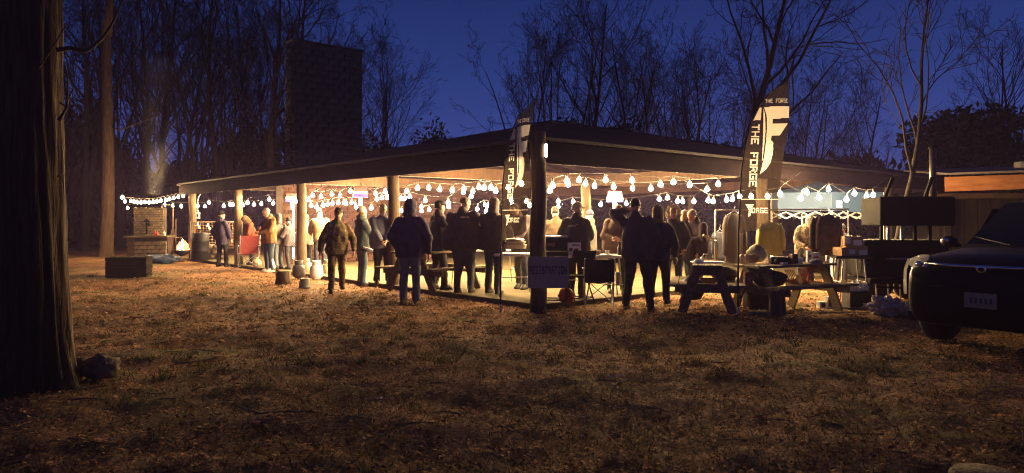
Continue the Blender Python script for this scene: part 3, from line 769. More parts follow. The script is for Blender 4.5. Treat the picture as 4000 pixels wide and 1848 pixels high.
q = MB(); q.box((.62, -.08, 2.79), (.5, .3, .14), ch=.01); q.build('roof_vent', mat('tarnished_tin', (.36, .33, .28), .5, .2, 6, metal=.6), sh)
for x in (-1.05, 1.3, 3.2): q = MB(); q.box((x, .3, 1.0), (.12, .12, 2.0)); q.build('post', M_UNLIT_BOARD, sh)
# ------------------------------------------------------------------ people
TMP = bpy.data.objects.new('tmp', bpy.data.meshes.new('tmp')); COL.objects.link(TMP)
_rm = TMP.modifiers.new('r', 'REMESH'); _rm.mode = 'VOXEL'; _rm.use_smooth_shade = True
_sm = TMP.modifiers.new('s', 'SMOOTH')
def fuse(mb, voxel, smooth=2, amp=0.0, freq=7.0, seed=0.0):
    """one continuous surface out of overlapping closed pieces; returns (verts, faces)"""
    me = bpy.data.meshes.new('t'); me.from_pydata(mb.v, [], mb.f)
    b = bmesh.new(); b.from_mesh(me); bmesh.ops.recalc_face_normals(b, faces=b.faces); b.to_mesh(me); b.free()
    old = TMP.data; TMP.data = me; bpy.data.meshes.remove(old)
    _rm.voxel_size = voxel; _sm.iterations = smooth; _sm.factor = .5
    dg = bpy.context.evaluated_depsgraph_get(); dg.update()
    ev = TMP.evaluated_get(dg); em = ev.to_mesh()
    n = len(em.vertices); co = np.empty(n*3, np.float32); no = np.empty(n*3, np.float32)
    em.vertices.foreach_get('co', co); em.vertices.foreach_get('normal', no)
    co = co.reshape(-1, 3); no = no.reshape(-1, 3)
    fs = [tuple(p.vertices) for p in em.polygons]; ev.to_mesh_clear()
    if amp > 0:
        d = np.zeros(n)
        rg = np.random.RandomState(int(seed*10)+1)
        for q in range(7):
            k = rg.normal(size=3)*freq*(1+.35*q); k[2] *= .75
            d += np.sin(co @ k + rg.rand()*6 + 1.2*np.sin(co @ rg.normal(size=3)*freq*.6)) / (1+.4*q)
        co = co + no * (d * amp * .4)[:, None]
    return [tuple(v) for v in co], fs
def fused(name, mb, m, parent, voxel=.017, **kw):
    v, f = fuse(mb, voxel, **kw); q = MB(); q.v = v; q.f = f; q.m = [0]*len(f); return q.build(name, m, parent, True)
def ik(s, t, l1, l2, hint):
    s, t = Vector(s), Vector(t); d = t - s; L = min(d.length, (l1+l2)*.995); dn = d.normalized()
    a = (l1*l1 - l2*l2 + L*L) / (2*L); h = math.sqrt(max(0, l1*l1 - a*a))
    hv = Vector(hint); hv -= dn*hv.dot(dn); hv = hv.normalized()
    return s + dn*a + hv*h, s + dn*L
def hand(mb, wrist, d, side, curl=.6, n_up=None):
    """palm, four unequal curled fingers, thumb leaving the side of the palm"""
    d = Vector(d).normalized(); nrm = Vector((-side, 0.15, 0))          # palm faces the body
    if n_up is not None: nrm = Vector(n_up)
    nrm = (nrm - d*nrm.dot(d)).normalized(); w = d.cross(nrm)
    c = Vector(wrist)
    mb.tube([c - d*.02, c + d*.02, c + d*.055, c + d*.09], [.026, .033, .040, .036], 8, sx=.55)
    for i, L in enumerate((.070, .080, .074, .058)):
        p = c + d*.088 + w*((i-1.5)*.019); dd = d.copy(); pts = [p - d*.02, p]; r_ = []
        for j in range(3):
            dd = (dd + nrm*curl*(.55+.2*j)).normalized(); p = p + dd*L*(.45, .32, .23)[j]; pts.append(p)
        mb.tube(pts, [.0095, .0095, .009, .008, .006], 6)
    s = w*(-1 if w.y < 0 else 1)
    p = c + d*.035 + s*.03; mb.tube([c + d*.02, p, p + (d*.6+s*.5+nrm*.4).normalized()*.035, p + (d*.8+nrm*.6+s*.1).normalized()*.062], [.014, .0125, .011, .008], 6)
SKIN = [mat('skin_light', (.46, .27, .19), .55, .12, 14), mat('skin_ruddy', (.42, .22, .15), .55, .12, 14), mat('skin_deep', (.16, .085, .055), .5, .12, 14)]
HAIR = {'grey': mat('grey_hair', (.30, .28, .25), .8, .3, 40, bump=.5), 'dark': mat('dark_hair', (.025, .018, .013), .7, .3, 40, bump=.5),
        'brown': mat('brown_hair', (.10, .055, .03), .7, .3, 40, bump=.5), 'white': mat('white_beard', (.5, .47, .42), .85, .2, 40, bump=.5)}
def cloth(name, col, bump=.35): return mat(name, col, .9, .22, 7, bump=bump, bscale=60, spec=.15)
DENIM = [cloth('blue_denim', (.055, .075, .105)), cloth('faded_denim', (.12, .14, .165)), cloth('dark_trousers', (.035, .035, .042)), cloth('khaki_trousers', (.14, .11, .075))]
CAMO = ramp_mat('brown_camouflage', [(0, (.035, .028, .018)), (.42, (.13, .085, .045)), (.52, (.06, .055, .028)), (.60, (.20, .145, .085))], 11, constant=True, detail=3, bump=.3, bscale=60)
CAMO2 = ramp_mat('grey_leaf_camouflage', [(0, (.06, .05, .04)), (.42, (.24, .19, .13)), (.50, (.12, .10, .07)), (.58, (.36, .30, .22))], 13, constant=True, detail=4, bump=.3, bscale=60)
PLAID = plaid_mat('navy_plaid_flannel', (.025, .03, .06), (.24, .25, .30), 60)
SHOE = mat('dark_boot_leather', (.022, .016, .012), .5, .3, 9, bump=.2); SHOE_W = mat('pale_trainer', (.5, .46, .42), .6, .1, 9)
SHOE_T = mat('tan_work_boot', (.20, .12, .06), .7, .2, 9)
ARMS = {'down': (.30, .05, .875), 'loose': (.33, .10, .89), 'pocket': (.215, .13, .93), 'hold': (.05, .30, 1.10), 'phone': (.03, .30, 1.22), 'reach': (.14, .47, 1.02),
        'low': (.06, .33, .98), 'chest': (.10, .24, 1.26), 'head': (.17, .16, 1.60), 'hip': (.27, .0, 1.0), 'behind': (.10, -.2, .95)}
def person(label, px, feet, head, face, jacket, trousers, arms=('down', 'down'), hair=('short', 'dark'), lean=0, hpitch=0, hyaw=0, bulk=1.0, skin=0, shoes=SHOE,
           stride=0.0, spread=.0, slab=True, group=None, beard=None, coat=.0, collar=None, sit=False, big=1.0):
    z0 = SLAB if slab else 0.0
    base = G(px, feet, z0); bulk *= 1.09; rp_ = np.random.RandomState(px)
    roll = rp_.uniform(-5, 5); hyaw += rp_.uniform(-14, 14); hpitch += rp_.uniform(-2, 10); stride = stride or rp_.uniform(-.07, .07); spread += rp_.uniform(0, .035)
    if not slab: base.z = float(gz(np.array(base.x), np.array(base.y)))
    Hm = (feet - head) / F * base.y
    S = Hm / ((1.815 if hair[0] in ('hood', 'beanie', 'furhood', 'curly') else 1.79) * math.cos(R(lean))**.6)
    t = thing('person', label, 'person', base, R(face), group); t.scale = (S, S, S)
    B = bulk; ln = Matrix.Rotation(R(-lean), 4, 'X') @ Matrix.Rotation(R(roll), 4, 'Y') @ Matrix.Rotation(R(rp_.uniform(-8, 8)), 4, 'Z'); hipz = .95
    def up(p): q = ln @ Vector((p[0], p[1], p[2]-hipz)); return Vector((q.x, q.y - .16*math.sin(R(lean)), q.z + hipz))
    neck = up((0, -.01, 1.50)); rot_h = ln @ Matrix.Rotation(R(hyaw), 4, 'Z') @ Matrix.Rotation(R(-hpitch), 4, 'X')
    r3 = rot_h.to_3x3(); hb = up((0, .0, 1.535))
    def hd(p): return hb + r3 @ Vector(p)
    sh = {s: up((s*.182*B**.6, -.01, 1.405)) for s in (-1, 1)}
    el, wr = {}, {}
    for s, nm in zip((1, -1), arms):
        tx, ty, tz = ARMS[nm] if isinstance(nm, str) else nm
        hint = (s*.8, -.5, -.2) if nm not in ('head',) else (s*1.0, .3, .25)
        el[s], wr[s] = ik(sh[s], (s*tx*(B**.4), ty, tz), .30, .265, hint)
    leg = {}
    for s in (-1, 1):
        fy = stride*s; ax = s*(.105 + spread)
        hip = Vector((s*.095, -.16*math.sin(R(lean))*.4, .90)); ank = Vector((ax, fy, .09 + (.05 if stride*s < -.12 else 0)))
        kn = (hip+ank)/2 + Vector((0, .03 + abs(stride)*.12, .02)); leg[s] = (hip, kn, ank)
    # body: one continuous skin
    b = MB()
    hz = [.0, .022, .06, .10, .145, .19, .225, .243]; rx = [.032, .052, .064, .071, .077, .075, .055, .02]; ry = [.035, .062, .078, .088, .097, .094, .07, .025]; oy = [.055, .038, .026, .016, .006, .0, -.004, -.004]
    b.rings([hd((0, y_, z_)) for y_, z_ in zip(oy, hz)], rx, ry, 16, rot_h)
    b.capsule(up((0, -.015, 1.44)), hd((0, .0, .05)), .058, .056)
    b.tube([hd((0, .094, .135)), hd((0, .113, .098)), hd((0, .100, .085))], [.010, .017, .010], 6)           # nose
    b.tube([hd((-.045, .088, .148)), hd((0, .097, .146)), hd((.045, .088, .148))], [.010, .013, .010], 6)    # brow
    b.tube([hd((-.022, .096, .058)), hd((0, .101, .057)), hd((.022, .096, .058))], [.006, .009, .006], 6)    # lips
    for s in (-1, 1): b.ball(hd((s*.077, .0, .115)), (.012, .020, .032), 8, 5)
    b.rings([up((0, 0, z_)) for z_ in (.86, 1.0, 1.2, 1.38, 1.46)], [.13*B, .13*B, .14*B, .15*B, .08], [.09*B, .09*B, .10*B, .10*B, .06], 14, ln)
    for s in (-1, 1):
        b.capsule(sh[s], el[s], .045, .036); b.capsule(el[s], wr[s], .036, .026)
        h_, k_, a_ = leg[s]; b.capsule(h_, k_, .070, .048); b.capsule(k_, a_, .048, .036)
    v, f = fuse(b, .0125, 1); q = MB(); q.v = v; q.f = f; q.m = [0]*len(f)
    for s in (-1, 1): hand(q, wr[s] + (wr[s]-el[s]).normalized()*.02, wr[s]-el[s], s, .55)
    q.build('body', SKIN[skin], t, True)
    if abs(((face + hyaw + 180) % 360) - 0) < 115 or abs(((face + hyaw + 180) % 360) - 360) < 115:
        for s in (-1, 1): e_ = MB(); e_.ball(hd((s*.031, .087, .122)), .0105, 8, 5); e_.build('eye', mat('eye_dark', (.02, .015, .012), .2, 0), t, True)
    # jacket
    j = MB(); hem = .80 - coat
    zs = [hem, .90, 1.02, 1.16, 1.30, 1.40, 1.47, 1.515]
    jx = [.198, .205, .196, .196, .200, .172, .112, .080]; jy = [.135, .142, .138, .138, .132, .112, .090, .076]
    gutty = max(0, B-1)
    jj = [((a + gutty*.09*math.exp(-((z_-1.0)/.22)**2))*(B if z_ < 1.25 else B**.6), (c*B) + gutty*.10*math.exp(-((z_-1.02)/.2)**2), z_) for a, c, z_ in zip(jx, jy, zs)]
    j.rings([up((0, .0 + gutty*.05, z_)) if z_ > .95 else up((0, gutty*.04, .95)) + Vector((0, 0, z_-.95)) for _, _, z_ in jj], [a for a, _, _ in jj], [c for _, c, _ in jj], 18, ln, 2.3)
    for s in (-1, 1):
        j.capsule(sh[s] + Vector((-s*.02, 0, -.012)), el[s], .090*B**.7, .073*B**.6); e2 = el[s].lerp(wr[s], .93); j.capsule(el[s], e2, .073*B**.6, .054)
    j.capsule(up((0, -.02, 1.47)), up((0, -.022, 1.535)), .092, .084 + (.008 if collar else 0))
    if px % 2 or collar:                        # hood lying folded on the back
        for xx in (-.075, 0, .075): j.capsule(up((xx, -.085+.2*abs(xx)*.4, 1.475)), up((xx*.7, -.125, 1.385)), .055, .045)
    else:                                       # gathered hem band
        j.rings([up((0, gutty*.04, z_)) if z_ > .95 else up((0, gutty*.04, .95)) + Vector((0, 0, z_-.95)) for z_ in (hem-.005, hem+.06)], [.208*B, .212*B], [.146*B, .15*B], 18, ln, 2.3)
    fused('jacket', j, jacket, t, .017, amp=.017, freq=10, seed=(px % 37)/3)
    # trousers
    p_ = MB(); h0, h1 = leg[-1][0], leg[1][0]
    p_.rings([Vector((0, -.16*math.sin(R(lean))*.3, z_)) for z_ in (.80, .88, .96, 1.02)], [.15*B, .172*B, .165*B, .15*B], [.105*B, .125*B, .12*B, .10*B], 16)
    for s in (-1, 1):
        h_, k_, a_ = leg[s]; p_.capsule(h_ + Vector((0, 0, -.04)), k_, .098*B**.8, .072*B**.6); p_.tube([k_ + Vector((0, 0, .05)), k_, k_.lerp(a_, .5), a_ + Vector((0, 0, .015)), a_ + Vector((0, .0, -.025))], [.070*B**.6, .074*B**.6, .070, .067, .070], 12)
    fused('trousers', p_, trousers, t, .017, amp=.012, freq=13, seed=(px % 31)/3)
    for s in (-1, 1):
        a_ = leg[s][2]; z_ = a_.z - .09; q = MB(); yw = s*.02
        q.rings([Vector((a_.x, a_.y+.045, z_+.003)), Vector((a_.x+yw*.3, a_.y+.05, z_+.03)), Vector((a_.x, a_.y+.03, z_+.075)), Vector((a_.x, a_.y-.012, z_+.125))], [.050, .052, .046, .046], [.140, .145, .112, .060], 14)
        q.build('shoe', shoes, t, True)
    # hair or headgear
    kind, hc = hair; hm = HAIR.get(hc) if isinstance(hc, str) else hc
    def shell(grow_, zlo, front, m, name, zhi=.262, back=0.0):
        q = MB(); L = [(zlo, 1.0), (.15, 1.02), (.19, 1.0), (.225, .78), (.247, .42), (zhi, .1)]
        q.rings([hd((0, -front - back*(.15-z_ if z_ < .15 else 0), z_)) for z_, _ in L], [(.077+grow_)*k_ for _, k_ in L], [(.098+grow_-front*.5)*k_ for _, k_ in L], 16, rot_h)
        fused(name, q, m, t, .012, amp=.006, freq=25, seed=px % 7)
    if kind == 'short': shell(.006, .115, .022, hm, 'hair')
    elif kind == 'bald': shell(.001, .10, .035, hm, 'hair', .2)
    elif kind == 'long': shell(.016, .0, .03, hm, 'hair', back=.1)
    elif kind == 'curly': shell(.026, .10, .018, hm, 'hair', .28)
    elif kind == 'cap':
        q = MB(); q.rings([hd((0, -.002, z_)) for z_ in (.165, .20, .235, .258, .27)], [.084, .085, .074, .046, .01], [.104, .104, .09, .055, .012], 18, rot_h)
        q.tube([hd((-.055, .085, .168)), hd((0, .165, .150)), hd((.055, .085, .168))], [.008, .012, .008], 6)
        q.rings([hd((0, .115, .164)), hd((0, .120, .171))], [.072, .070], [.075, .073], 16, rot_h)
        q.build('cap', hm, t, True); shell(.004, .10, .03, HAIR['grey' if beard else 'dark'], 'hair', .2)
    elif kind == 'beanie':
        q = MB(); q.rings([hd((0, -.004, z_)) for z_ in (.135, .150, .185, .19, .23, .262, .285)], [.084, .090, .088, .083, .074, .048, .012], [.105, .111, .108, .102, .09, .058, .014], 18, rot_h); q.build('beanie', hm, t, True)
    elif kind == 'hood':
        q = MB(); L = [(-.06, .12, .12), (.0, .108, .125), (.08, .104, .128), (.16, .104, .128), (.215, .094, .112), (.25, .066, .08), (.268, .02, .03)]
        q.rings([hd((0, -.032, z_)) for z_, _, _ in L], [a for _, a, _ in L], [c for _, _, c in L], 18, rot_h); fused('hood', q, hm, t, .013, amp=.008, freq=16, seed=px % 9)
    elif kind == 'furhood':
        rg = np.random.RandomState(px); q = MB(); q.rings([hd((0, -.045, z_)) for z_ in (-.06, .0, .1, .2, .26, .285)], [.12, .115, .115, .105, .06, .01], [.10, .10, .11, .10, .06, .01], 16, rot_h); fused('hood', q, jacket, t, .015)
        cs = [hd((.128*math.cos(a), .055, .11 + .155*math.sin(a))) for a in np.linspace(-.9, math.pi+.9, 15)]
        link('fur_trim', leaf_cloud('fur_trim', [tuple(c) for c in cs], [(.045, .045, .045)]*len(cs), 900, .022, mat('pale_fur', (.40, .32, .22), .95, .3, 30), px), t)
    if beard:
        q = MB(); q.rings([hd((0, .058, z_)) for z_ in (-.05, -.02, .02, .06, .082)], [.03, .05, .063, .068, .06], [.025, .045, .052, .045, .03], 14, rot_h); fused('beard', q, HAIR[beard], t, .011, amp=.006, freq=30)
    return t, (lambda s: t.matrix_basis @ wr[s]), hd
navy = cloth('navy_hoodie', (.062, .050, .085)); black = cloth('black_jacket', (.055, .046, .055)); tan = cloth('tan_work_jacket', (.22, .11, .045)); teal = cloth('teal_grey_jacket', (.06, .075, .075))
grey = cloth('grey_puffer', (.075, .072, .062)); brown = cloth('brown_puffer', (.085, .055, .045)); olive = cloth('olive_brown_jacket', (.16, .11, .055)); char = cloth('charcoal_sweatshirt', (.075, .060, .058)); rust = cloth('rust_jacket', (.15, .05, .028))
white_c = cloth('white_shirt', (.4, .36, .3)); dgreen = cloth('dark_green_parka', (.055, .055, .042)); beigec = cloth('beige_jacket', (.085, .062, .038))
navycap = cloth('navy_knit', (.03, .03, .05)); tancap = cloth('tan_cap', (.36, .28, .18)); brcap = cloth('brown_cap', (.16, .11, .08)); blkcap = cloth('black_cap', (.014, .014, .016))
JEAN_R = cloth('charcoal_jeans', (.07, .072, .08))
AW, TL, TR_, CAMR = 0, 90, -90, 180     # facing away, picture-left, picture-right, the camera
person('person in dark navy coat and dark cap standing alone near the left end post', 868, 1042, 822, -20, navy, DENIM[2], ('down', 'down'), ('beanie', blkcap), hyaw=-30, coat=.1)
person('person in rust jacket stooping behind the red camp chair', 985, 1034, 842, 120, rust, DENIM[2], ('low', 'low'), ('hood', beigec), lean=22, hpitch=20, slab=True)
person('person in tan work jacket and jeans looking down at a phone', 1053, 1063, 810, 140, tan, DENIM[0], ('phone', 'hold'), ('short', 'grey'), hpitch=28, bulk=1.08, shoes=SHOE_W, collar=True)
person('person in grey hooded top just behind the tan work jacket', 1090, 1052, 832, 60, char, DENIM[1], ('down', 'pocket'), ('hood', char), slab=True)
person('person in black standing behind the white upright pole', 1128, 1052, 848, 80, black, DENIM[2], ('hold', 'hold'), ('beanie', blkcap))
person('person with a pale sleeve mostly hidden by the third post from the corner', 1196, 1048, 838, 20, white_c, DENIM[2], ('loose', 'down'), ('short', 'brown'))
person('person in olive brown jacket and cap bending behind the propane tanks', 1252, 1052, 812, 30, olive, DENIM[2], ('reach', 'reach'), ('cap', olive), lean=12, hpitch=15)
person('person in brown camouflage and cap walking off the slab onto the dirt', 1315, 1146, 815, 200, CAMO, CAMO, ('loose', 'loose'), ('cap', CAMO), hpitch=10, hyaw=-25, stride=.20, slab=False, bulk=1.02)
person('bearded person in teal grey jacket and jeans turned to the right', 1412, 1117, 803, -62, teal, DENIM[0], ('low', 'low'), ('short', 'grey'), beard='grey', bulk=1.05, slab=False, shoes=SHOE)
person('grey bearded person in navy plaid shirt beside the second post', 1494, 1109, 795, 195, PLAID, DENIM[2], ('low', 'low'), ('bald', 'grey'), beard='white', bulk=1.18, hyaw=-20)
person('person in dark navy hood and worn jeans seen from behind on the dirt', 1600, 1191, 773, -8, navy, DENIM[1], ('down', 'pocket'), ('hood', navy), slab=False, bulk=1.08, shoes=SHOE_T)
person('person in black cap and black jacket with a sleeve patch facing right', 1712, 1131, 783, -55, black, DENIM[2], ('low', 'pocket'), ('cap', blkcap), bulk=1.04)
person('very broad person in black jacket and grey jeans with back turned', 1812, 1142, 767, -18, black, JEAN_R, ('low', 'reach'), ('short', 'brown'), bulk=1.55, hyaw=-25, hpitch=12, lean=6)
person('grey haired person in dark jacket with back turned left of the left flag', 1925, 1146, 768, -30, char, JEAN_R, ('reach', 'hold'), ('hood', cloth('grey_hood', (.16, .135, .115))), bulk=1.1, hpitch=10)
person('person in dark sweatshirt leaning over the food trays behind the left flag', 2040, 1128, 790, 150, char, JEAN_R, ('low', 'reach'), ('short', 'dark'), lean=14, hpitch=25, bulk=1.12)
person('person in beige jacket with back turned right of the corner post', 2172, 1120, 806, 10, beigec, DENIM[3], ('hold', 'hold'), ('cap', beigec), bulk=1.12, hpitch=15)
p17, _, _ = person('bearded person in tan cap and black lettered jacket behind the registration table', 2250, 1160, 790, -28, black, DENIM[2], ('hold', 'pocket'), ('cap', tancap), beard='brown', bulk=1.12, hyaw=-30)
q = MB()
for x0, x1, z0, z1 in text_rects('GREAT', -.085, 1.325, .17, .035, .3):
    def yb(x): return -(.148*1.22*math.sqrt(max(0, 1-(x/.27)**2))) - .012
    q.add([(x0, yb(x0), z0), (x1, yb(x1), z0), (x1, yb(x1), z1), (x0, yb(x0), z1)], [(0, 1, 2, 3)])
q.build('back_lettering', mat('pale_lettering', (.5, .48, .45), .7, 0), p17)
person('person in grey puffer coat and navy knit cap facing left', 2306, 1105, 818, 75, grey, DENIM[2], ('hold', 'hold'), ('beanie', navycap), hpitch=5, coat=.1, hyaw=10)
person('person in brown puffer jacket and brown cap looking down at both hands', 2410, 1145, 798, 172, brown, DENIM[2], ('hold', 'hold'), ('cap', brcap), bulk=1.22, hpitch=28, collar=True)
person('big person in black with one hand raised to the head, seen from behind', 2492, 1211, 774, -25, black, DENIM[2], ('pocket', 'head'), ('short', 'dark'), slab=False, bulk=1.13, spread=.12, stride=-.12, hyaw=20)
person('person in black coat half hidden on the right of the big raised-arm person', 2572, 1188, 800, -30, black, DENIM[2], ('down', 'down'), ('hood', olive), slab=True)
person('smiling person in dark parka with a fur trimmed hood', 2628, 1150, 800, 168, dgreen, DENIM[0], ('pocket', 'pocket'), ('furhood', None), hyaw=10, coat=.08, skin=1, shoes=SHOE_T)
person('person in beige collar coat partly behind the fur hooded person', 2672, 1140, 818, 150, char, DENIM[0], ('hold', 'down'), ('long', 'brown'), coat=.1)
person('short haired person in dark jacket with white patches leaning over the front table', 2722, 1140, 816, 128, cloth('dark_plum_jacket', (.05, .036, .042)), DENIM[3], ('low', 'hold'), ('bald', 'grey'), lean=16, hpitch=18, bulk=1.15, skin=1)
person('person with curly grey hair in camouflage bending over the vendor table', 3147, 1128, 838, 165, CAMO2, DENIM[2], ('low', (.24, .30, 1.0)), ('curly', 'grey'), lean=24, hpitch=28, bulk=1.02, skin=1)
person('person in black under the canopy, only the face catching light', 3285, 1105, 872, 150, black, DENIM[2], ('hold', 'hold'), ('beanie', blkcap), skin=1, hpitch=15)
COL.objects.unlink(TMP); bpy.data.objects.remove(TMP)
# ------------------------------------------------------------------ strings of bulbs
bulb_mb = MB(); bulb_mb.lathe([(.012, .0), (.018, -.014), (.037, -.045), (.047, -.073), (.044, -.096), (.026, -.115), (.005, -.122)], n=10)
BULB_MES = [bulb_mb.mesh('bulb', m_, True) for m_ in M_BULBS]
so = MB(); so.lathe([(.012, .075), (.017, .065), (.019, .0), (.015, -.01)], n=8); SOCK_ME = so.mesh('socket', M_BLACKP, True)
GBU = 'strings of bare bulbs hung in and beside the pavilion'
def string(label, pts, d0, d1, sag=.05, ends=True, dim=False):
    n = len(pts); W_ = [P(x, y, d0 + (d1-d0)*(x-pts[0][0])/max(1, pts[-1][0]-pts[0][0])) for x, y in pts]
    base = W_[0]; t = thing('string_lights', label, 'string lights', base, 0, GBU)
    tops = []
    for p in W_:
        q = p - base
        b = link('bulb', BULB_MES[3 if dim else random.choice((0, 0, 1, 2))], t); b.location = q + Vector((0, 0, .065)); b.rotation_euler = (random.uniform(-.12, .12), random.uniform(-.12, .12), random.uniform(0, 6))
        link('socket', SOCK_ME, b); tops.append(q + Vector((0, 0, .065+.07)))
    w = []
    if ends: w.append(tops[0] + Vector((-.5, .2, .32)))
    for a, b_ in zip(tops, tops[1:]):
        w.append(a); L = (b_-a).length
        if L > .25: w.append((a+b_)/2 - Vector((0, 0, min(.05, sag*L*.4))))
    w.append(tops[-1])
    if ends: w.append(tops[-1] + Vector((.5, .2, .32)))
    q = MB(); q.tube(w, .006, 5); q.build('wire', M_BLACKP, t)
    return t
string('upper outdoor bulb string running from the lit tree to the end post', [(478, 771), (488, 786), (511, 786), (523, 788), (536, 790), (551, 791), (566, 790), (582, 790), (598, 789), (613, 787), (629, 784), (646, 781), (662, 777), (679, 774), (697, 769), (715, 765)], 25.2, 26.2, dim=True)
string('lower outdoor bulb string crossing in front of the stone grill', [(498, 812), (645, 800), (675, 803), (707, 805), (755, 804), (773, 804), (800, 806)], 26.8, 27.2, dim=True)
string('bulb string low over the camp chair between the two leftmost posts', [(816, 791), (874, 804), (899, 799), (909, 799), (949, 801), (992, 799), (1022, 796), (1068, 794), (1088, 791), (1126, 794)], 25.5, 23.5)
string('short high bulb string over the tan work jacket', [(967, 791), (1052, 778), (1156, 786), (1205, 780)], 22.0, 20.0)
string('long upper bulb string sloping up toward the left flag', [(1220, 764), (1254, 767), (1295, 758), (1329, 764), (1369, 747), (1467, 756), (1505, 747), (1589, 746), (1632, 734), (1675, 733), (1719, 739), (1768, 742), (1812, 737), (1870, 730), (1892, 733), (1918, 732), (1937, 745), (1986, 731), (2038, 717)], 20.5, 14.2)
string('lower bulb string in front of the brick fireplace', [(1216, 802), (1238, 808), (1262, 802), (1280, 797), (1299, 794), (1322, 791), (1343, 792), (1352, 794), (1374, 791), (1390, 808), (1451, 812)], 20.0, 19.0)
string('bulb string clustered around the second post from the corner', [(1472, 777), (1491, 772), (1512, 771), (1568, 775), (1581, 776), (1601, 769), (1661, 783), (1751, 791), (1809, 750), (1847, 747), (1841, 767)], 19.5, 17.5)
string('low bulb string behind the heads left of the left flag', [(1568, 823), (1647, 807), (1647, 824), (1677, 818), (1754, 807), (1865, 816), (1893, 799), (1907, 802), (1900, 825), (1935, 821), (1997, 780), (2001, 797), (2057, 786), (2068, 802)], 21.5, 18.5)
string('highest front bulb string under the right eave beside the corner post', [(2159, 724), (2213, 706), (2264, 703), (2365, 702), (2468, 704), (2579, 719), (2631, 711), (2695, 722), (2805, 718)], 13.9, 15.0)
string('second front bulb string hanging just below the highest one', [(2147, 744), (2222, 720), (2288, 716), (2323, 726), (2397, 730), (2471, 735), (2542, 736), (2763, 738)], 15.0, 16.4)
string('low rear bulb string right of the corner post', [(2181, 786), (2181, 806), (2239, 788), (2348, 798), (2446, 794), (2576, 777), (2607, 772), (2647, 785), (2667, 786), (2710, 786)], 19.5, 18.0)
string('bulb string shining through the right flag', [(2767, 782), (2787, 786), (2838, 780), (2863, 777), (2889, 766), (2934, 766), (2997, 766), (3046, 757)], 16.3, 14.6)
string('bulb string hanging in front of the blue canopy', [(3129, 774), (3150, 750), (3197, 771), (3237, 738), (3307, 779), (3337, 755), (3385, 767), (3411, 761)], 15.2, 15.6)
# ------------------------------------------------------------------ feather flags
FL = [(1.23, .02, .50), (1.34, .022, .565), (1.62, .03, .556), (1.9, .04, .60), (2.07, .05, .626), (2.49, .11, .655), (2.65, .14, .665), (2.80, .185, .675), (3.03, .298, .695), (3.17, .40, .71), (3.29, .54, .723), (3.385, .70, .735)]
def zc(y): return (1240-y)*.00382
def fx(u, v): px, py = 2850 + u/1.859, 320 + v/1.859; return ((px-2888)*.00382, (1240-py)*.00382)
F_MAIN = [fx(*p) for p in [(247, 240), (412, 235), (408, 318), (301, 325), (300, 358), (395, 355), (350, 440), (299, 440), (296, 472), (312, 486), (312, 560), (296, 628), (264, 676), (220, 712), (240, 640), (254, 580), (262, 500), (266, 400), (264, 310)]]
F_SLIV = [fx(*p) for p in [(243, 243), (252, 290), (257, 400), (252, 500), (243, 590), (237, 640), (240, 500), (242, 350)]]
F_SERF = [fx(*p) for p in [(217, 245), (229, 245), (225, 330), (172, 335)]]
F_FOOT = [fx(*p) for p in [(120, 925), (175, 925), (160, 955), (150, 1005), (135, 1012), (142, 965)]]
def inpoly(x, z, poly):
    c = np.zeros(x.shape, bool); n = len(poly)
    for i in range(n):
        (x0, z0), (x1, z1) = poly[i], poly[(i+1) % n]
        c ^= ((z0 > z) != (z1 > z)) & (x < (x1-x0)*(z-z0)/(z1-z0+1e-12)+x0)
    return c
def flag_print(x, z):
    m = np.zeros(x.shape, bool)
    for pl in (F_MAIN, F_SLIV, F_SERF, F_FOOT): m |= inpoly(x, z, pl)
    a, b = fx(254, 212), fx(400, 182)
    for x0, x1, z0, z1 in text_rects('THE FORGE', a[0], a[1], b[0]-a[0], b[1]-a[1]): m |= (x >= x0) & (x < x1) & (z >= z0) & (z < z1)
    a, b = fx(160, 985), fx(272, 950)
    for x0, x1, z0, z1 in text_rects('ORGE', a[0], a[1], b[0]-a[0], b[1]-a[1]): m |= (x >= x0) & (x < x1) & (z >= z0) & (z < z1)
    # vertical words read downwards: text x runs down the flag, text z runs to the right
    top = fx(0, 362)[1]; L = top - fx(0, 800)[1]; h = .112
    tx = top - z; tz = x - (.192 - .045*np.clip((top - z)/L, 0, 1)) 
    for x0, x1, z0, z1 in text_rects('THE FORGE', 0, 0, L, h, .22): m |= (tx >= x0) & (tx < x1) & (tz >= z0) & (tz < z1)
    a = fx(110, 890)[1]; m |= (z > a-.004) & (z < a+.004)
    return m
M_FLAG = mat('dark_flag_cloth', (.035, .026, .025), .8, .12, 3, transl=.4, alpha=.88)
M_FLAGW = mat('pale_flag_print', (.58, .53, .48), .8, .05, 3, transl=.6)
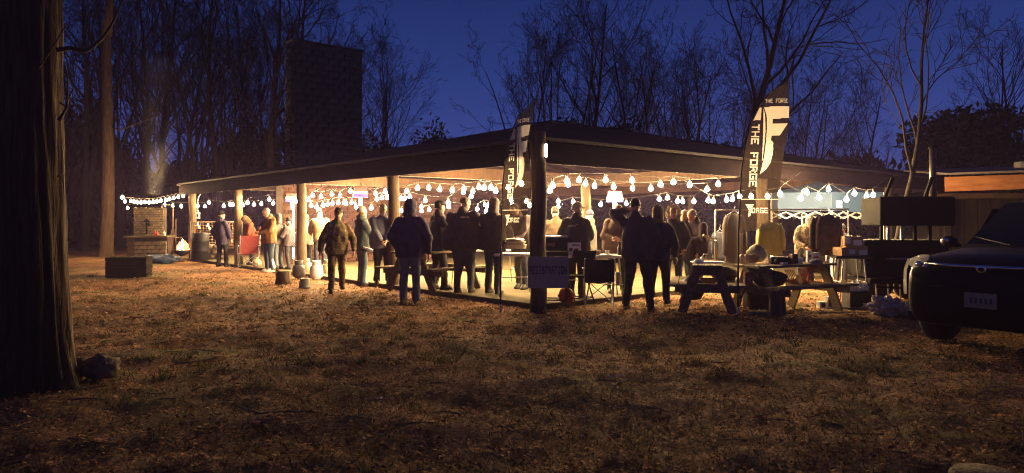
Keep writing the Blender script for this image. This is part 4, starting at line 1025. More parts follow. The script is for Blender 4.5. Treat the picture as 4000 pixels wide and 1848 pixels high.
def flag_cloth():
    zs = np.arange(1.20, 3.386, .0085); nx = 84
    lz = [a for a, _, _ in FL]; xl = np.interp(zs, lz, [b for _, b, _ in FL]); xr = np.interp(zs, lz, [c for _, _, c in FL])
    u = np.linspace(0, 1, nx)
    X = xl[:, None] + (xr-xl)[:, None]*u[None]; Z = zs[:, None]*np.ones((1, nx))
    low = np.clip((1.36 - zs)/.16, 0, 1)[:, None]; Z = Z + low*u[None]*.10
    Y = .05*np.sin(3.1*Z+2.2*u[None])*u[None] + .018*np.sin(9*X+4*Z)*u[None] + .012*np.sin(17*(X*1.2-Z*.5)+1)*u[None]
    v = np.stack([X, Y, Z], -1).reshape(-1, 3); i = np.arange(len(zs)*nx).reshape(len(zs), nx)
    f = np.stack([i[:-1, :-1], i[:-1, 1:], i[1:, 1:], i[1:, :-1]], -1).reshape(-1, 4)
    me = np_mesh('cloth', v, f, M_FLAG, True); me.materials.append(M_FLAGW)
    c = v[f].mean(1); me.polygons.foreach_set('material_index', flag_print(c[:, 0], c[:, 2]).astype(np.int32)); me.update(); return me
FLAG_ME = flag_cloth()
def flag(label, px, py, yaw):
    p = G(px, py, 0); t = thing('feather_flag', label, 'flag', p, R(yaw), 'black feather flags printed with THE FORGE')
    link('cloth', FLAG_ME, t)
    t.scale = (1.10, 1, 1.045) if yaw > 0 else (1, 1, .95)
    q = MB(); pole = [(-.005, .0, 0), (-.003, 0, .6), (.005, 0, 1.23), (.022, 0, 1.62), (.04, 0, 2.07), (.10, 0, 2.49), (.175, 0, 2.80), (.29, 0, 3.04), (.39, 0, 3.18), (.53, 0, 3.30), (.70, 0, 3.40), (.745, 0, 3.405)]
    q.tube(pole, [.014, .014, .013, .012, .011, .010, .009, .008, .007, .006, .005, .004], 8); q.build('pole', M_BLACK, t, True)
    q = MB(); q.lathe([(.02, .0), (.02, .12), (.016, .14)], n=10); q.build('ground_spike', M_STEEL, t)
    q = MB(); q.tube([(.01, -.015, .26), (.01, -.015, .32)], .02, 8); q.build('collar', M_BLACK, t)
flag('left black feather flag, narrower because it is turned, before the corner post', 1956, 1222, -46)
flag('right black feather flag, wider and nearer, standing behind the picnic table', 2884, 1236, 3)
# ------------------------------------------------------------------ lamp tube on the corner post, post fittings
p = P(2133, 588, 11.1)
t = thing('tube_lamp', 'short bright white tube lamp fixed high on the corner post', 'lamp', p)
q = MB(); q.tube([(0, 0, -.10), (0, 0, .10)], .018, 10); q.build('tube', mat('lit_white_tube', (1, .95, .85), .4, 0, emit=(1, .84, .62), estr=14), t)
q = MB(); q.box((0, .03, 0), (.05, .03, .26), ch=.005); q.build('housing', M_BLACK, t)
p = P(773, 842, 25.0)
t = thing('junction_box', 'pale electrical box with a cable on the leftmost end post', 'electrical box', p)
q = MB(); q.box((0, 0, 0), (.13, .07, .22), ch=.01); q.build('cover', M_WHITE, t); q = MB(); q.box((0, -.038, 0), (.05, .01, .09)); q.build('socket_plate', M_BLACKP, t)
q = MB(); q.tube([(0, 0, .11), (-.02, 0, .4), (.02, 0, .62), (.08, .02, .74)], .012, 6); q.build('cable', M_WHITE, t)
# white upright pole; added emission stands for bulb light on its paint
p = G(1147, 1047, SLAB)
t = thing('glowing_pole', 'tall white pole with added glow on a stand beside the third post', 'lamp', p)
q = MB(); q.tube([(0, 0, .26), (0, 0, .60)], .026, 10); q.tube([(0, 0, .66), (0, 0, 1.62)], .026, 10); q.build('tube', mat('pole_white_added_glow', (1, .95, .88), .4, 0, emit=(1, .84, .62), estr=6), t)
q = MB(); q.tube([(0, 0, .03), (0, 0, .27)], .018, 8); q.tube([(0, 0, .595), (0, 0, .665)], .034, 10); q.lathe([(.17, 0), (.17, .02), (.03, .04)], n=14); q.build('stand', M_STEEL, t)
q = MB(); q.tube([(0, 0, 1.61), (0, 0, 1.80)], .032, 10); q.beam((-.3, 0, .63), (.1, 0, .63), .02, .02); q.build('cap', M_WHITE, t)
# red white and blue hanging lamps
M_RED = mat('red_lamp_panel', (.55, .05, .05), .4, .1, 5, emit=(.9, .10, .07), estr=.35); M_WHL = mat('white_lamp_panel', (.8, .72, .66), .4, .05, 5, emit=(1, .75, .6), estr=.8); M_BLU = mat('blue_lamp_panel', (.05, .04, .25), .4, .1, 5, emit=(.25, .12, .55), estr=.3)
for px, py, d, rz, lab in ((1142, 772, 21.5, 10, 'red white and blue hanging lamp left of the third post from the corner'), (1408, 751, 18.5, 15, 'red white and blue hanging lamp in the bay left of the second post'), (2402, 768, 16.5, -10, 'red white and blue hanging lamp right of the inner column')):
    p = P(px, py, d); t = thing('hanging_lamp', lab, 'lamp', p, R(rz), 'striped lamps hanging from the pavilion beams')
    for nm, m, z0, z1, w0, w1 in (('red_band', M_RED, .02, .12, .17, .15), ('white_band', M_WHL, -.045, .02, .185, .17), ('blue_band', M_BLU, -.13, -.045, .19, .185)):
        q = MB(); q.add([(-w0*1., -.1, z0), (w0, -.1, z0), (w0, .1, z0), (-w0, .1, z0), (-w1, -.09, z1), (w1, -.09, z1), (w1, .09, z1), (-w1, .09, z1)], [(0, 1, 2, 3), (4, 5, 6, 7), (0, 1, 5, 4), (1, 2, 6, 5), (2, 3, 7, 6), (3, 0, 4, 7)]); q.build(nm, m, t)
    q = MB(); q.tube([(0, 0, .12), (0, 0, .36)], .008, 6); q.build('cord', M_BLACKP, t)
    q = MB(); q.lathe([(.035, -.36), (.05, -.34), (.05, -.15), (.03, -.135)], n=12); q.build('glass', mat('warm_lamp_glass', (.9, .8, .5), .4, 0, emit=(1, .72, .25), estr=3.0), t)
# ------------------------------------------------------------------ tables and chairs
def folding_table(label, px, py_top, d, w, dep, rz, mat_top=M_WHITE, z=None):
    zt = .74 + SLAB; x = (px-2000)/F*d; t = thing('folding_table', label, 'table', (x, d, SLAB), R(rz))
    q = MB(); q.box((0, 0, .725), (w, dep, .045), ch=.012); q.build('tabletop', mat_top, t)
    for sx in (-1, 1):
        for sy in (-1, 1):
            q = MB(); q.tube([(sx*(w/2-.14), sy*(dep/2-.08), .70), (sx*(w/2-.08), sy*(dep/2-.05), 0)], .014, 8); q.build('leg', M_STEEL, t)
        q = MB(); q.tube([(sx*(w/2-.10), -(dep/2-.07), .30), (sx*(w/2-.10), dep/2-.07, .30)], .011, 6); q.build('crossbar', M_STEEL, t)
    q = MB(); q.tube([(-(w/2-.1), 0, .30), (w/2-.1, 0, .30)], .010, 6); q.build('stretcher', M_STEEL, t)
    return t
folding_table('white topped folding table under the food trays behind the left flag', 2010, 1000, 13.3, .78, .62, 4)
folding_table('folding registration table beside the corner post', 2262, 1020, 12.7, 1.62, .62, 2)
folding_table('folding table in the middle of the pavilion behind the broad person', 1895, 1005, 15.4, 1.5, .7, 15)
def picnic_table(label, loc, rz, L=1.8, z0=0, top=.74, s=1.0, brd=5):
    t = thing('picnic_table', label, 'picnic table', loc, rz); w = .72*s
    for i in range(brd):
        q = MB(); q.box((-w/2 + (i+.5)*w/brd, 0, top), (w/brd-.008, L, .038), ch=.005); q.build('top_plank', M_PINE, t)
    for sx in (-1, 1):
        for j in (0, 1):
            q = MB(); q.box((sx*(.60*s + j*.135), 0, .44), (.128, L, .038), ch=.005); q.build('bench_plank', M_PINE, t)
    for y in (-L/2+.22, L/2-.22):
        for sx in (-1, 1):
            q = MB(); q.beam((sx*.22*s, y, top-.02), (sx*.62*s, y, 0), .045, .14, (1, 0, 0)); q.build('leg', M_PINE, t)
        q = MB(); q.beam((-.80*s, y+.047, .385), (.80*s, y+.047, .385), .045, .14); q.build('seat_rail', M_PINE, t)
        q = MB(); q.beam((-.34*s, y+.047, top-.09), (.34*s, y+.047, top-.09), .045, .13); q.build('top_rail', M_PINE, t)
    return t
pt1 = (G(2800, 1224).x, 11.75, 0); picnic_table('picnic table seen from its end, left of the right flag pole', pt1, R(-14), 1.7, s=.62)
pt2 = ((3075-2000)/F*11.3, 11.35, 0); picnic_table('picnic table with benches covered in clutter, right of the right flag', pt2, R(-62), 1.75, s=.75)
pp = G(1688, 1135, SLAB); picnic_table('picnic table inside the pavilion behind the hooded person', (pp.x, pp.y+.3, SLAB), R(-38), 1.7)
def camp_chair(label, px, py, rz, col, slab=True, back=.92, name='camp_chair'):
    p = G(px, py, SLAB if slab else 0); t = thing(name, label, 'camp chair', p, R(rz))
    w, dp, hs = .26, .24, .42
    q = MB(); vs = []; 
    for i in range(7):
        for k in range(7):
            x = -w + 2*w*k/6; y = -dp + 2*dp*i/6; vs.append((x, y, hs - .07*math.sin(math.pi*k/6)*math.sin(math.pi*(i+1)/8)))
    q.add(vs, [(i*7+k, i*7+k+1, (i+1)*7+k+1, (i+1)*7+k) for i in range(6) for k in range(6)]); q.build('seat', col, t, True)
    q = MB(); vs = []
    for i in range(8):
        for k in range(7):
            x = -w*1.05 + 2.1*w*k/6; z = hs - .02 + (back-hs)*i/7; vs.append((x, -dp - .06 - .12*i/7 - .05*math.sin(math.pi*k/6), z))
    q.add(vs, [(i*7+k, i*7+k+1, (i+1)*7+k+1, (i+1)*7+k) for i in range(7) for k in range(6)]); q.build('backrest', col, t, True)
    for s in (-1, 1):
        q = MB(); q.tube([(s*w, -dp, 0), (s*w*1.05, -dp-.05, hs), (s*w*1.05, -dp-.18, back)], .011, 7); q.build('back_leg', M_STEEL, t)
        q = MB(); q.tube([(s*w, dp, 0), (s*w*1.05, dp, .45), (s*w*1.08, dp, .60)], .011, 7); q.build('front_leg', M_STEEL, t)
        q = MB(); q.beam((s*w*1.08, -dp-.09, .62), (s*w*1.08, dp+.03, .61), .06, .02); q.build('armrest', M_BLACKP, t)
        q = MB(); q.tube([(s*w, -dp, .03), (s*w, dp, hs)], .009, 6); q.tube([(s*w, dp, .03), (s*w, -dp, hs)], .009, 6); q.build('side_brace', M_STEEL, t)
    q = MB(); q.tube([(-w, dp, .03), (w, dp, hs)], .009, 6); q.tube([(w, dp, .03), (-w, dp, hs)], .009, 6); q.build('front_brace', M_STEEL, t)
    return t
camp_chair('red folding camp chair with crossed pale legs on the slab', 972, 1046, 195, mat('red_chair_canvas', (.12, .016, .014), .8, .2, 8, bump=.2))
camp_chair('black folding camp chair with its back to us at the registration table', 2338, 1190, -4, mat('black_chair_canvas', (.016, .017, .016), .8, .3, 8, bump=.2), back=.80).scale = (.84, .84, .95)
def folding_chair(label, px, py, rz):
    p = G(px, py, SLAB); t = thing('folding_chair', label, 'folding chair', p, R(rz))
    q = MB(); q.box((0, 0, .44), (.40, .38, .03), ch=.01); q.build('seat', M_BLACK, t)
    q = MB(); q.box((0, -.22, .76), (.40, .03, .18), ch=.01); q.build('backrest', M_BLACK, t)
    for s in (-1, 1):
        q = MB(); q.tube([(s*.20, -.24, .86), (s*.20, .20, 0)], .012, 7); q.build('leg', M_BLACK, t)
        q = MB(); q.tube([(s*.18, .12, .44), (s*.18, -.22, 0)], .012, 7); q.build('leg', M_BLACK, t)
    
    for yb, xb in ((.15, .20), (-.18, .18)): q = MB(); q.tube([(-xb, yb, .08), (xb, yb, .08)], .009, 6); q.build('crossbar', M_BLACK, t)
folding_chair('black metal folding chair beneath the registration sign', 2165, 1188, 170)
folding_chair('black metal folding chair right of the red bag under the table', 2262, 1182, 150)
# registration sign
p = P(2141, 1064, 10.98)
t = thing('registration_sign', 'grey banner lettered REGISTRATION hung across the corner post', 'sign', p)
q = MB(); q.box((0, 0, 0), (.62, .012, .485), ch=.003); q.build('panel', mat('grey_sign_board', (.34, .29, .24), .7, .08, 4), t)
q = MB()
for x0, x1, z0, z1 in text_rects('REGISTRATION', -.285, -.03, .57, .125, .3): q.box(((x0+x1)/2, -.008, (z0+z1)/2), (x1-x0, .004, z1-z0-.0005))
q.build('lettering', mat('dark_green_lettering', (.02, .035, .03), .6, 0), t)
# ------------------------------------------------------------------ things on the tables
ZT = .7475 + SLAB
def at(px, d, z): return Vector(((px-2000)/F*d, d, z))
t = thing('black_case', 'black equipment case with a pale rimmed lid on the registration table', 'case', at(2172, 12.55, ZT), R(2))
q = MB(); q.box((0, 0, .155), (.38, .26, .31), ch=.012); q.build('body', M_BLACK, t)
q = MB(); q.box((0, 0, .325), (.40, .28, .03), ch=.008); q.build('lid', M_STEEL, t)
for x in (-.135, -.065):
    q = MB(); vs = []; n = 16
    for rr in (.030, .018):
        for k_ in range(n): vs.append((x + rr*math.cos(2*math.pi*k_/n), -.1335, .19 + rr*math.sin(2*math.pi*k_/n)))
    q.add(vs, [(k_, (k_+1) % n, n+(k_+1) % n, n+k_) for k_ in range(n)]); q.build('emblem', mat('dull_emblem_print', (.30, .24, .2), .6, 0), t)
t = thing('flyer', 'white printed flyer card standing on the registration table', 'flyer', at(2243, 12.5, ZT), R(4))
q = MB(); q.box((0, 0, .115), (.235, .008, .215), ch=.002); q.build('card', M_PAPER, t)
q = MB(); rg = np.random.RandomState(5)
for i, (z_, w_) in enumerate(((.185, .12), (.168, .15))): q.box((.03, -.006, z_), (w_, .002, .010))
q.box((-.06, -.006, .095), (.06, .002, .06)); q.box((.04, -.006, .08), (.07, .002, .075))
for i in range(4): q.box((-.06, -.006, .05-.009*i), (.07, .002, .003))
q.build('print', mat('grey_print', (.10, .085, .07), .7, 0), t)
q = MB(); q.box((0, .06, .03), (.2, .1, .06), ch=.004); q.build('stand', M_CARD, t)
def simple(name, label, cat, loc, m, f, rz=0.0, smooth=True, group=None):
    q = MB(); f(q); o = q.build(name, m, None, smooth); o.location = loc; o.rotation_euler = (0, 0, rz); return tag(o, label, cat, group)
simple('basket', 'low tan woven basket on the registration table', 'basket', at(2310, 12.6, ZT), mat('tan_wicker', (.34, .24, .13), .85, .3, 30, bump=.6), lambda q: q.lathe([(.13, 0), (.15, .01), (.165, .07), (.155, .078), (.14, .03)], n=22, sx=1.0, sy=.7))
simple('cup', 'small white paper cup near the middle of the registration table', 'cup', at(2372, 12.55, ZT), M_PAPER, lambda q: q.lathe([(.028, 0), (.036, .085), (.033, .085)], n=14))
t = thing('bottle', 'dark pump bottle near the right end of the registration table', 'bottle', at(2420, 12.6, ZT))
q = MB(); q.lathe([(.035, 0), (.038, .01), (.038, .13), (.02, .16), (.014, .17)], n=14); q.build('body', M_BLACKP, t, True)
q = MB(); q.lathe([(.02, .17), (.02, .19), (.008, .195), (.008, .22)], n=10); q.beam((-.035, 0, .222), (.012, 0, .222), .016, .016); q.build('pump', M_BLACK, t)
simple('papers', 'loose white papers lying on the registration table', 'paper', at(2345, 12.48, ZT), M_PAPER, lambda q: (q.box((0, 0, .004), (.36, .16, .006)), q.box((.12, -.05, .0095), (.2, .14, .004), Matrix.Rotation(.3, 3, 'Z'))), smooth=False)
for px, py, lab in ((2375, 1075, 'steel tumbler on the left hanging below the registration table edge'), (2414, 1085, 'steel tumbler on the right below the registration table edge')):
    z_ = HC + (YH-py-28)/F*12.45
    simple('tumbler', lab, 'tumbler', at(px, 12.45, max(z_, .3)), M_STEEL, lambda q: q.lathe([(.030, 0), (.042, .02), (.045, .2), (.047, .22), (.02, .225)], n=16), group='steel tumblers by the camp chair')
simple('cup_holder_tray', 'thin black side tray beneath the two tumblers', 'tray', at(2394, 12.45, HC+(YH-1108)/F*12.45-.012), M_BLACKP, lambda q: (q.box((0, 0, -.006), (.34, .16, .014)), q.tube([(0, 0, -.01), (.0, .02, -.35), (0, .02, .085-(HC+(YH-1108)/F*12.45-.02))], .01, 6)), smooth=False)
def bag(q, w, d, h, seed, amp=.12, n=18, m=12):
    vs, fs = [], []; rg = Vector((seed*1.7, seed*.9, seed*2.3))
    for i in range(m+1):
        ph = math.pi*i/m
        for k_ in range(n):
            th = 2*math.pi*k_/n; v = Vector((math.sin(ph)*math.cos(th), math.sin(ph)*math.sin(th), math.cos(ph)))
            r_ = 1 + amp*noise.noise(v*2.2+rg) + amp*.6*noise.noise(v*6+rg)
            vs.append((v.x*w/2*r_, v.y*d/2*r_, max(0.0, (v.z*r_+.85)*h/1.85)))
    for i in range(m):
        for k_ in range(n): k2 = (k_+1) % n; fs.append((i*n+k_, i*n+k2, (i+1)*n+k2, (i+1)*n+k_))
    q.add(vs, fs)
simple('red_bag', 'red bag on the floor under the registration table', 'bag', G(2212, 1182, SLAB), mat('red_nylon', (.30, .05, .03), .6, .2, 9, bump=.3), lambda q: bag(q, .27, .2, .25, 3, .15))
t = thing('food_trays', 'stacked foil food trays on a wire rack behind the left flag', 'trays', at(2012, 13.2, ZT), R(4))
q = MB(); q.rings([(0, 0, .09), (0, 0, .165)], [.19, .215], [.13, .15], 24, None, 6); q.build('lower_tray', mat('foil', (.7, .62, .5), .35, .15, 20, metal=.7, bump=.3), t)
q = MB(); q.rings([(0, 0, .17), (0, 0, .22)], [.17, .2], [.12, .14], 24, None, 6); q.build('upper_tray', MATS['foil'], t)
q = MB(); bag(q, .34, .24, .06, 8, .3); o = q.build('foil_cover', mat('crumpled_foil', (.75, .65, .5), .4, .2, 20, metal=.5, bump=.6), t, True); o.location = (0, 0, .222)
q = MB()
for x in (-.2, -.07, .07, .2):
    for y in (-.12, .12): q.tube([(x, y, 0), (x, y, .09)], .005, 5)
for y in (-.12, .12): q.tube([(-.21, y, .085), (.21, y, .085)], .005, 5)
q.build('wire_rack', M_BLACK, t)
# inside, left part: bright items on tables
for i, (px, d, z, c, s_, lab) in enumerate(((1648, 14.8, ZT, (.55, .16, .06), (.06, .05, .24), 'orange bottle on the inner picnic table beside the hooded person'), (1666, 14.9, ZT, (.6, .45, .3), (.07, .06, .20), 'pale jar on the inner picnic table beside the hooded person'))):
    simple('bottle' if i == 0 else 'jar', lab, 'bottle' if i == 0 else 'jar', at(px, d, z-.01), mat('item%d' % i, c, .5, .1, 8), lambda q: q.lathe([(s_[0]*.7, 0), (s_[0]*.75, s_[2]*.6), (s_[0]*.3, s_[2]*.85), (s_[0]*.3, s_[2])], n=12))
simple('paper_bag', 'pale bundle hanging in the hands of the plaid shirted person', 'bag', at(1448, 15.6, .80), M_PAPER, lambda q: q.box((0, 0, 0), (.34, .10, .05), Matrix.Rotation(.35, 3, 'Y'), .01))
# ------------------------------------------------------------------ clutter on and around the front tables
Z1 = .76
d1, d2 = 11.7, 11.35
t = thing('work_lamp', 'angular metal frame lamp lit yellow on the end-on picnic table', 'lamp', at(2795, 11.9, Z1))
q = MB(); q.tube([(0, 0, 0), (0, 0, .33)], .014, 8); q.tube([(.03, 0, 0), (.03, 0, .33)], .014, 8); q.build('post', mat('brass_tube', (.5, .38, .16), .35, .1, 6, metal=.8), t)
q = MB(); q.tube([(.02, 0, .34), (-.05, 0, .33), (-.10, -.05, .37), (-.235, -.10, .43), (-.21, -.03, .45), (-.06, .03, .385), (.02, 0, .38)], .011, 7); q.build('arm_frame', MATS['brass_tube'], t)
q = MB(); q.lathe([(.06, 0), (.06, .012), (.02, .02)], n=14); q.build('base', M_BLACK, t)
simple('serving_tray', 'long pale tray lying on the end-on picnic table', 'tray', at(2765, 11.6, Z1), M_PAPER, lambda q: q.box((0, 0, .012), (.5, .28, .02), ch=.008), smooth=False)
simple('plate', 'white plate of food on the end-on picnic table', 'plate', at(2728, 11.5, Z1), M_PAPER, lambda q: (q.lathe([(.05, 0), (.10, .014), (.095, .02)], n=18), bag(q, .14, .12, .07, 5, .3)))
simple('clothes_iron_shaped_can', 'small bent metal can on the end-on picnic table', 'can', at(2744, 11.62, Z1+.02), M_STEEL, lambda q: (q.lathe([(.03, 0), (.03, .07), (.02, .08)], n=12), q.tube([(.0, 0, .08), (.02, 0, .12), (.09, 0, .115)], .008, 6)))
for px, z, r_, lab, m in ((2888, .0, .10, 'pile of pale pumpkins, left one', 0),):
    pass
M_PUMP = mat('pale_gourd', (.55, .42, .26), .6, .15, 12)
for i, (px, dd, r_, lab) in enumerate(((2900, 11.5, .045, 'pale round jar lid lump by the flag pole, left of two'), (2918, 11.45, .05, 'pale round jar lid lump by the flag pole, right of two'))):
    simple('mushroom_shaped_jar', lab, 'jar', at(px, dd, Z1-.01), M_PUMP, lambda q: q.lathe([(r_*.6, 0), (r_*.65, .09), (r_*1.0, .10), (r_*.9, .14), (r_*.3, .16)], n=14))
simple('green_white_bag', 'green and white cloth bag heaped beside the flag pole', 'bag', at(2955, 11.8, Z1), mat('green_white_cloth', (.45, .45, .26), .85, .5, 6, bump=.4), lambda q: bag(q, .34, .26, .27, 11, .3))
simple('brown_paper_bag', 'brown paper bag under the green and white bag', 'bag', at(2938, 11.55, Z1), M_CARD, lambda q: bag(q, .22, .18, .15, 12, .2))
t = thing('camera', 'black camera with a strap on the cluttered picnic table', 'camera', at(3028, 11.3, Z1))
q = MB(); q.box((0, 0, .055), (.16, .09, .11), ch=.012); q.build('body', M_BLACKP, t); q = MB(); q.lathe([(.04, 0), (.042, .07), (.03, .075)], n=14); o = q.build('lens', M_BLACKP, t); o.rotation_euler = (R(90), 0, 0); o.location = (0, -.04, .05)
for i, (px, dd, s_, m, lab) in enumerate(((3055, 11.5, (.20, .16, .10), M_BLACK, 'dark tin box behind the camera'), (3100, 11.45, (.10, .10, .15), mat('dark_red_tin', (.13, .05, .035), .5, .2, 8), 'dark red tin standing on the cluttered picnic table'),
        (3128, 11.4, (.07, .05, .09), M_PAPER, 'small white packet right of the red tin'), (3062, 11.15, (.11, .07, .03), M_PAPER, 'bright white card box at the front edge of the cluttered table'))):
    simple('tin' if 'tin' in lab else 'packet', lab, 'tin' if 'tin' in lab else 'packet', at(px, dd, Z1), m, lambda q: q.box((0, 0, s_[2]/2), s_, ch=.006), R(10*i), smooth=False)
for i, (px, dd, s_, lab) in enumerate(((3160, 11.8, (.08, .05, .19), 'tall white carton, leftmost on the cluttered table right end'), (3182, 11.85, (.13, .08, .15), 'wide white carton with printed panel beside the tall one'), (3231, 12.0, (.04, .04, .10), 'slim white carton right of the hanging coats'))):
    o = simple('carton', lab, 'carton', at(px, dd, Z1), M_PAPER, lambda q: q.box((0, 0, s_[2]/2), s_, ch=.004), R(8), smooth=False)
    q = MB(); q.box((0, -s_[1]/2-.002, s_[2]*.5), (s_[0]*.7, .003, s_[2]*.25)); q.build('printed_panel', mat('carton_print', (.35, .16, .10), .7, .4, 20), o)
simple('grey_cloth', 'crumpled grey cloth hanging off the right end of the cluttered table', 'cloth', at(3187, 11.25, Z1-.02), mat('grey_cloth', (.30, .26, .22), .9, .2, 8), lambda q: bag(q, .2, .16, .10, 21, .35))
# cardboard boxes
def carton_box(label, px, py, d, s_, rz, labs):
    z = HC + (YH-py)/F*d; t = thing('cardboard_box', label, 'cardboard box', at(px, d, z), R(rz), None)
    q = MB(); q.box((0, 0, s_[2]/2), s_, ch=.004); q.build('carton', M_CARD, t)
    for x, z_, w, h in labs: q = MB(); q.box((x, -s_[1]/2-.003, z_), (w, .004, h)); q.build('label_sticker', M_PAPER, t)
    q = MB(); q.box((0, 0, s_[2]+.0015), (.05, s_[1]*.98, .003)); q.build('tape', mat('packing_tape', (.42, .30, .17), .4, .1, 8), t)
dB = 12.4
t = folding_table('small dark folding table under the cardboard boxes', 3320, 1030, dB, .62, .5, -6, mat_top=M_BLACKP)
zt = .7475 + SLAB; py0 = YH - (zt-HC)*F/dB
carton_box('lower cardboard box with two white labels, right in the stack', 3335, py0, dB, (.36, .3, .165), -6, [(-.09, .07, .12, .085), (.10, .06, .13, .085)])
carton_box('open cardboard box at the left end of the stack', 3284, py0, dB-.05, (.13, .28, .14), 6, [])
carton_box('upper cardboard box tilted on top of the stack', 3328, py0-37.5, dB, (.30, .26, .17), -12, [(.06, .06, .13, .09), (-.1, .1, .09, .12)])
# under the tables
t = thing('trash_barrel', 'dark round trash barrel between the two front picnic tables', 'barrel', G(2955, 1212, 0))
q = MB(); q.lathe([(.19, 0), (.205, .02), (.21, .2), (.215, .22), (.21, .24), (.215, .42), (.20, .44)], n=22); q.build('drum', mat('dark_drum', (.05, .04, .032), .6, .3, 5, bump=.2), t, True)
q = MB(); q.lathe([(.218, .43), (.222, .45), (.218, .47)], n=22); q.build('rim', M_STEEL, t, True)
simple('log_stump', 'rough upright log standing before the cluttered picnic table', 'log', G(3035, 1238, 0), M_BARK2, lambda q: q.rings([(.0, 0, 0), (.01, 0, .2), (0, .01, .40), (0, 0, .42)], [.125, .115, .12, .10], [.12, .12, .11, .09], 16))
simple('stone_slab', 'flat stone lying between the barrel and the log', 'stone', G(2975, 1236, 0), M_STONES[1], lambda q: bag(q, .5, .3, .09, 31, .25))
simple('fabric_roll', 'mottled cloth bundle stuffed under the cluttered table top', 'bundle', at(2955, 11.2, .50), mat('mottled_cloth', (.38, .31, .22), .9, .5, 14, bump=.4), lambda q: bag(q, .38, .26, .20, 33, .25))
simple('dark_bag', 'black duffel bag on the near bench of the cluttered table', 'bag', at(3010, 11.0, .44), mat('black_nylon', (.022, .018, .016), .7, .3, 9, bump=.3), lambda q: bag(q, .5, .28, .24, 34, .22))
simple('printed_sack', 'red printed sack leaning beside the flag pole below the table', 'sack', at(2922, 11.1, .46), ramp_mat('printed_sack_paper', [(.45, (.42, .30, .2)), (.55, (.30, .08, .05))], 40, bump=0), lambda q: q.box((0, 0, .09), (.13, .09, .19), ch=.02), smooth=False)
M_STRAP = mat('orange_red_strap', (.62, .10, .05), .5, .15, 9)
for i, (px, dd, lab) in enumerate(((3090, 11.35, 'coil of orange red straps under the cluttered table, left one'), (3142, 11.5, 'coil of orange red straps under the cluttered table, right one'))):
    def coil(q, i=i):
        for j in range(6):
            a = -.06 + j*.024; q.tube([(a*1.1-.03, 0, .21), (a+.0, -.03-.01*j, .10), (a*.9+.04, 0, -.0)], .0085, 6)
        if i: q.tube([(.0, 0, .22), (.10, -.02, .225)], .012, 6); q.tube([(.0, 0, .11), (.10, -.02, .12)], .012, 6)
    simple('strap_coil', lab, 'straps', at(px, dd, .455), M_STRAP, coil)
simple('dark_bundle', 'dark blue bags piled on the left bench of the end-on picnic table', 'bags', at(2700, 11.75, .15), mat('dark_blue_nylon', (.02, .02, .035), .7, .3, 8, bump=.3), lambda q: bag(q, .4, .4, .38, 35, .25))
simple('cloth_pile', 'dark clothing heaped under the end-on picnic table top', 'clothes', at(2830, 11.9, .46), mat('dark_cloth_pile', (.05, .035, .03), .9, .3, 8, bump=.3), lambda q: bag(q, .4, .5, .22, 36, .25))
for i, (px, py, w, h, lab) in enumerate(((3242, 1206, .14, .20, 'tall white printed box on the ground under the cluttered table'), (3215, 1204, .17, .11, 'small pale box on the ground beside the tall white one'))):
    t = thing('boxed_goods', lab, 'box', G(px, py), R(5))
    q = MB(); q.box((0, 0, h/2), (w, .12, h), ch=.004); q.build('carton', M_PAPER, t); q = MB(); q.box((-.02, -.062, h*.5), (w*.45, .003, h*.6)); q.build('printed_panel', mat('dark_box_print', (.08, .07, .06), .6, .2, 20), t)
t = thing('scrap_bin', 'dark bin heaped with bright crumpled paper left of the smoker', 'bin', G(3345, 1208))
q = MB(); q.box((0, 0, .15), (.34, .3, .30), ch=.01); q.build('bin', M_BLACKP, t)
for i, (x, y, z) in enumerate(((-.10, 0, .29), (.02, -.05, .30), (.12, .02, .29), (.03, .06, .34))):
    q = MB(); bag(q, .16, .14, .14, 50+i, .5); o = q.build('crumpled_paper', M_PAPER, t); o.location = (x, y, z-.02)
M_PLASTIC = mat('crumpled_clear_plastic', (.55, .48, .40), .35, .3, 18, bump=.8, spec=.6)
simple('plastic_bag', 'big crumpled clear plastic bag on the ground before the smoker', 'plastic bag', G(3462, 1238), M_PLASTIC, lambda q: bag(q, .46, .36, .30, 61, .55, 34, 22), smooth=False)
simple('plastic_bag', 'smaller crumpled plastic bag between the big one and the car', 'plastic bag', G(3545, 1236), M_PLASTIC, lambda q: bag(q, .30, .26, .2, 62, .6, 30, 20), smooth=False)
simple('plastic_sheet', 'low torn plastic sheeting left of the big crumpled bag', 'plastic sheet', G(3405, 1215), M_PLASTIC, lambda q: bag(q, .3, .3, .12, 63, .6, 26, 14), smooth=False)
for i, (px, py, L, rz, lab) in enumerate(((3290, 1228, .8, 8, 'long split board lying on the dirt before the scrap bin'), (3360, 1214, .6, -22, 'thin stick lying across the split board'), (3330, 1236, .5, 2, 'short pale board nearest us before the scrap bin'))):
    simple('wood_scrap', lab, 'wood scrap', G(px, py), M_PINE, lambda q: q.box((0, 0, .025), (L, .06, .035), Matrix.Rotation(.03, 3, 'Y')), R(rz), smooth=False)
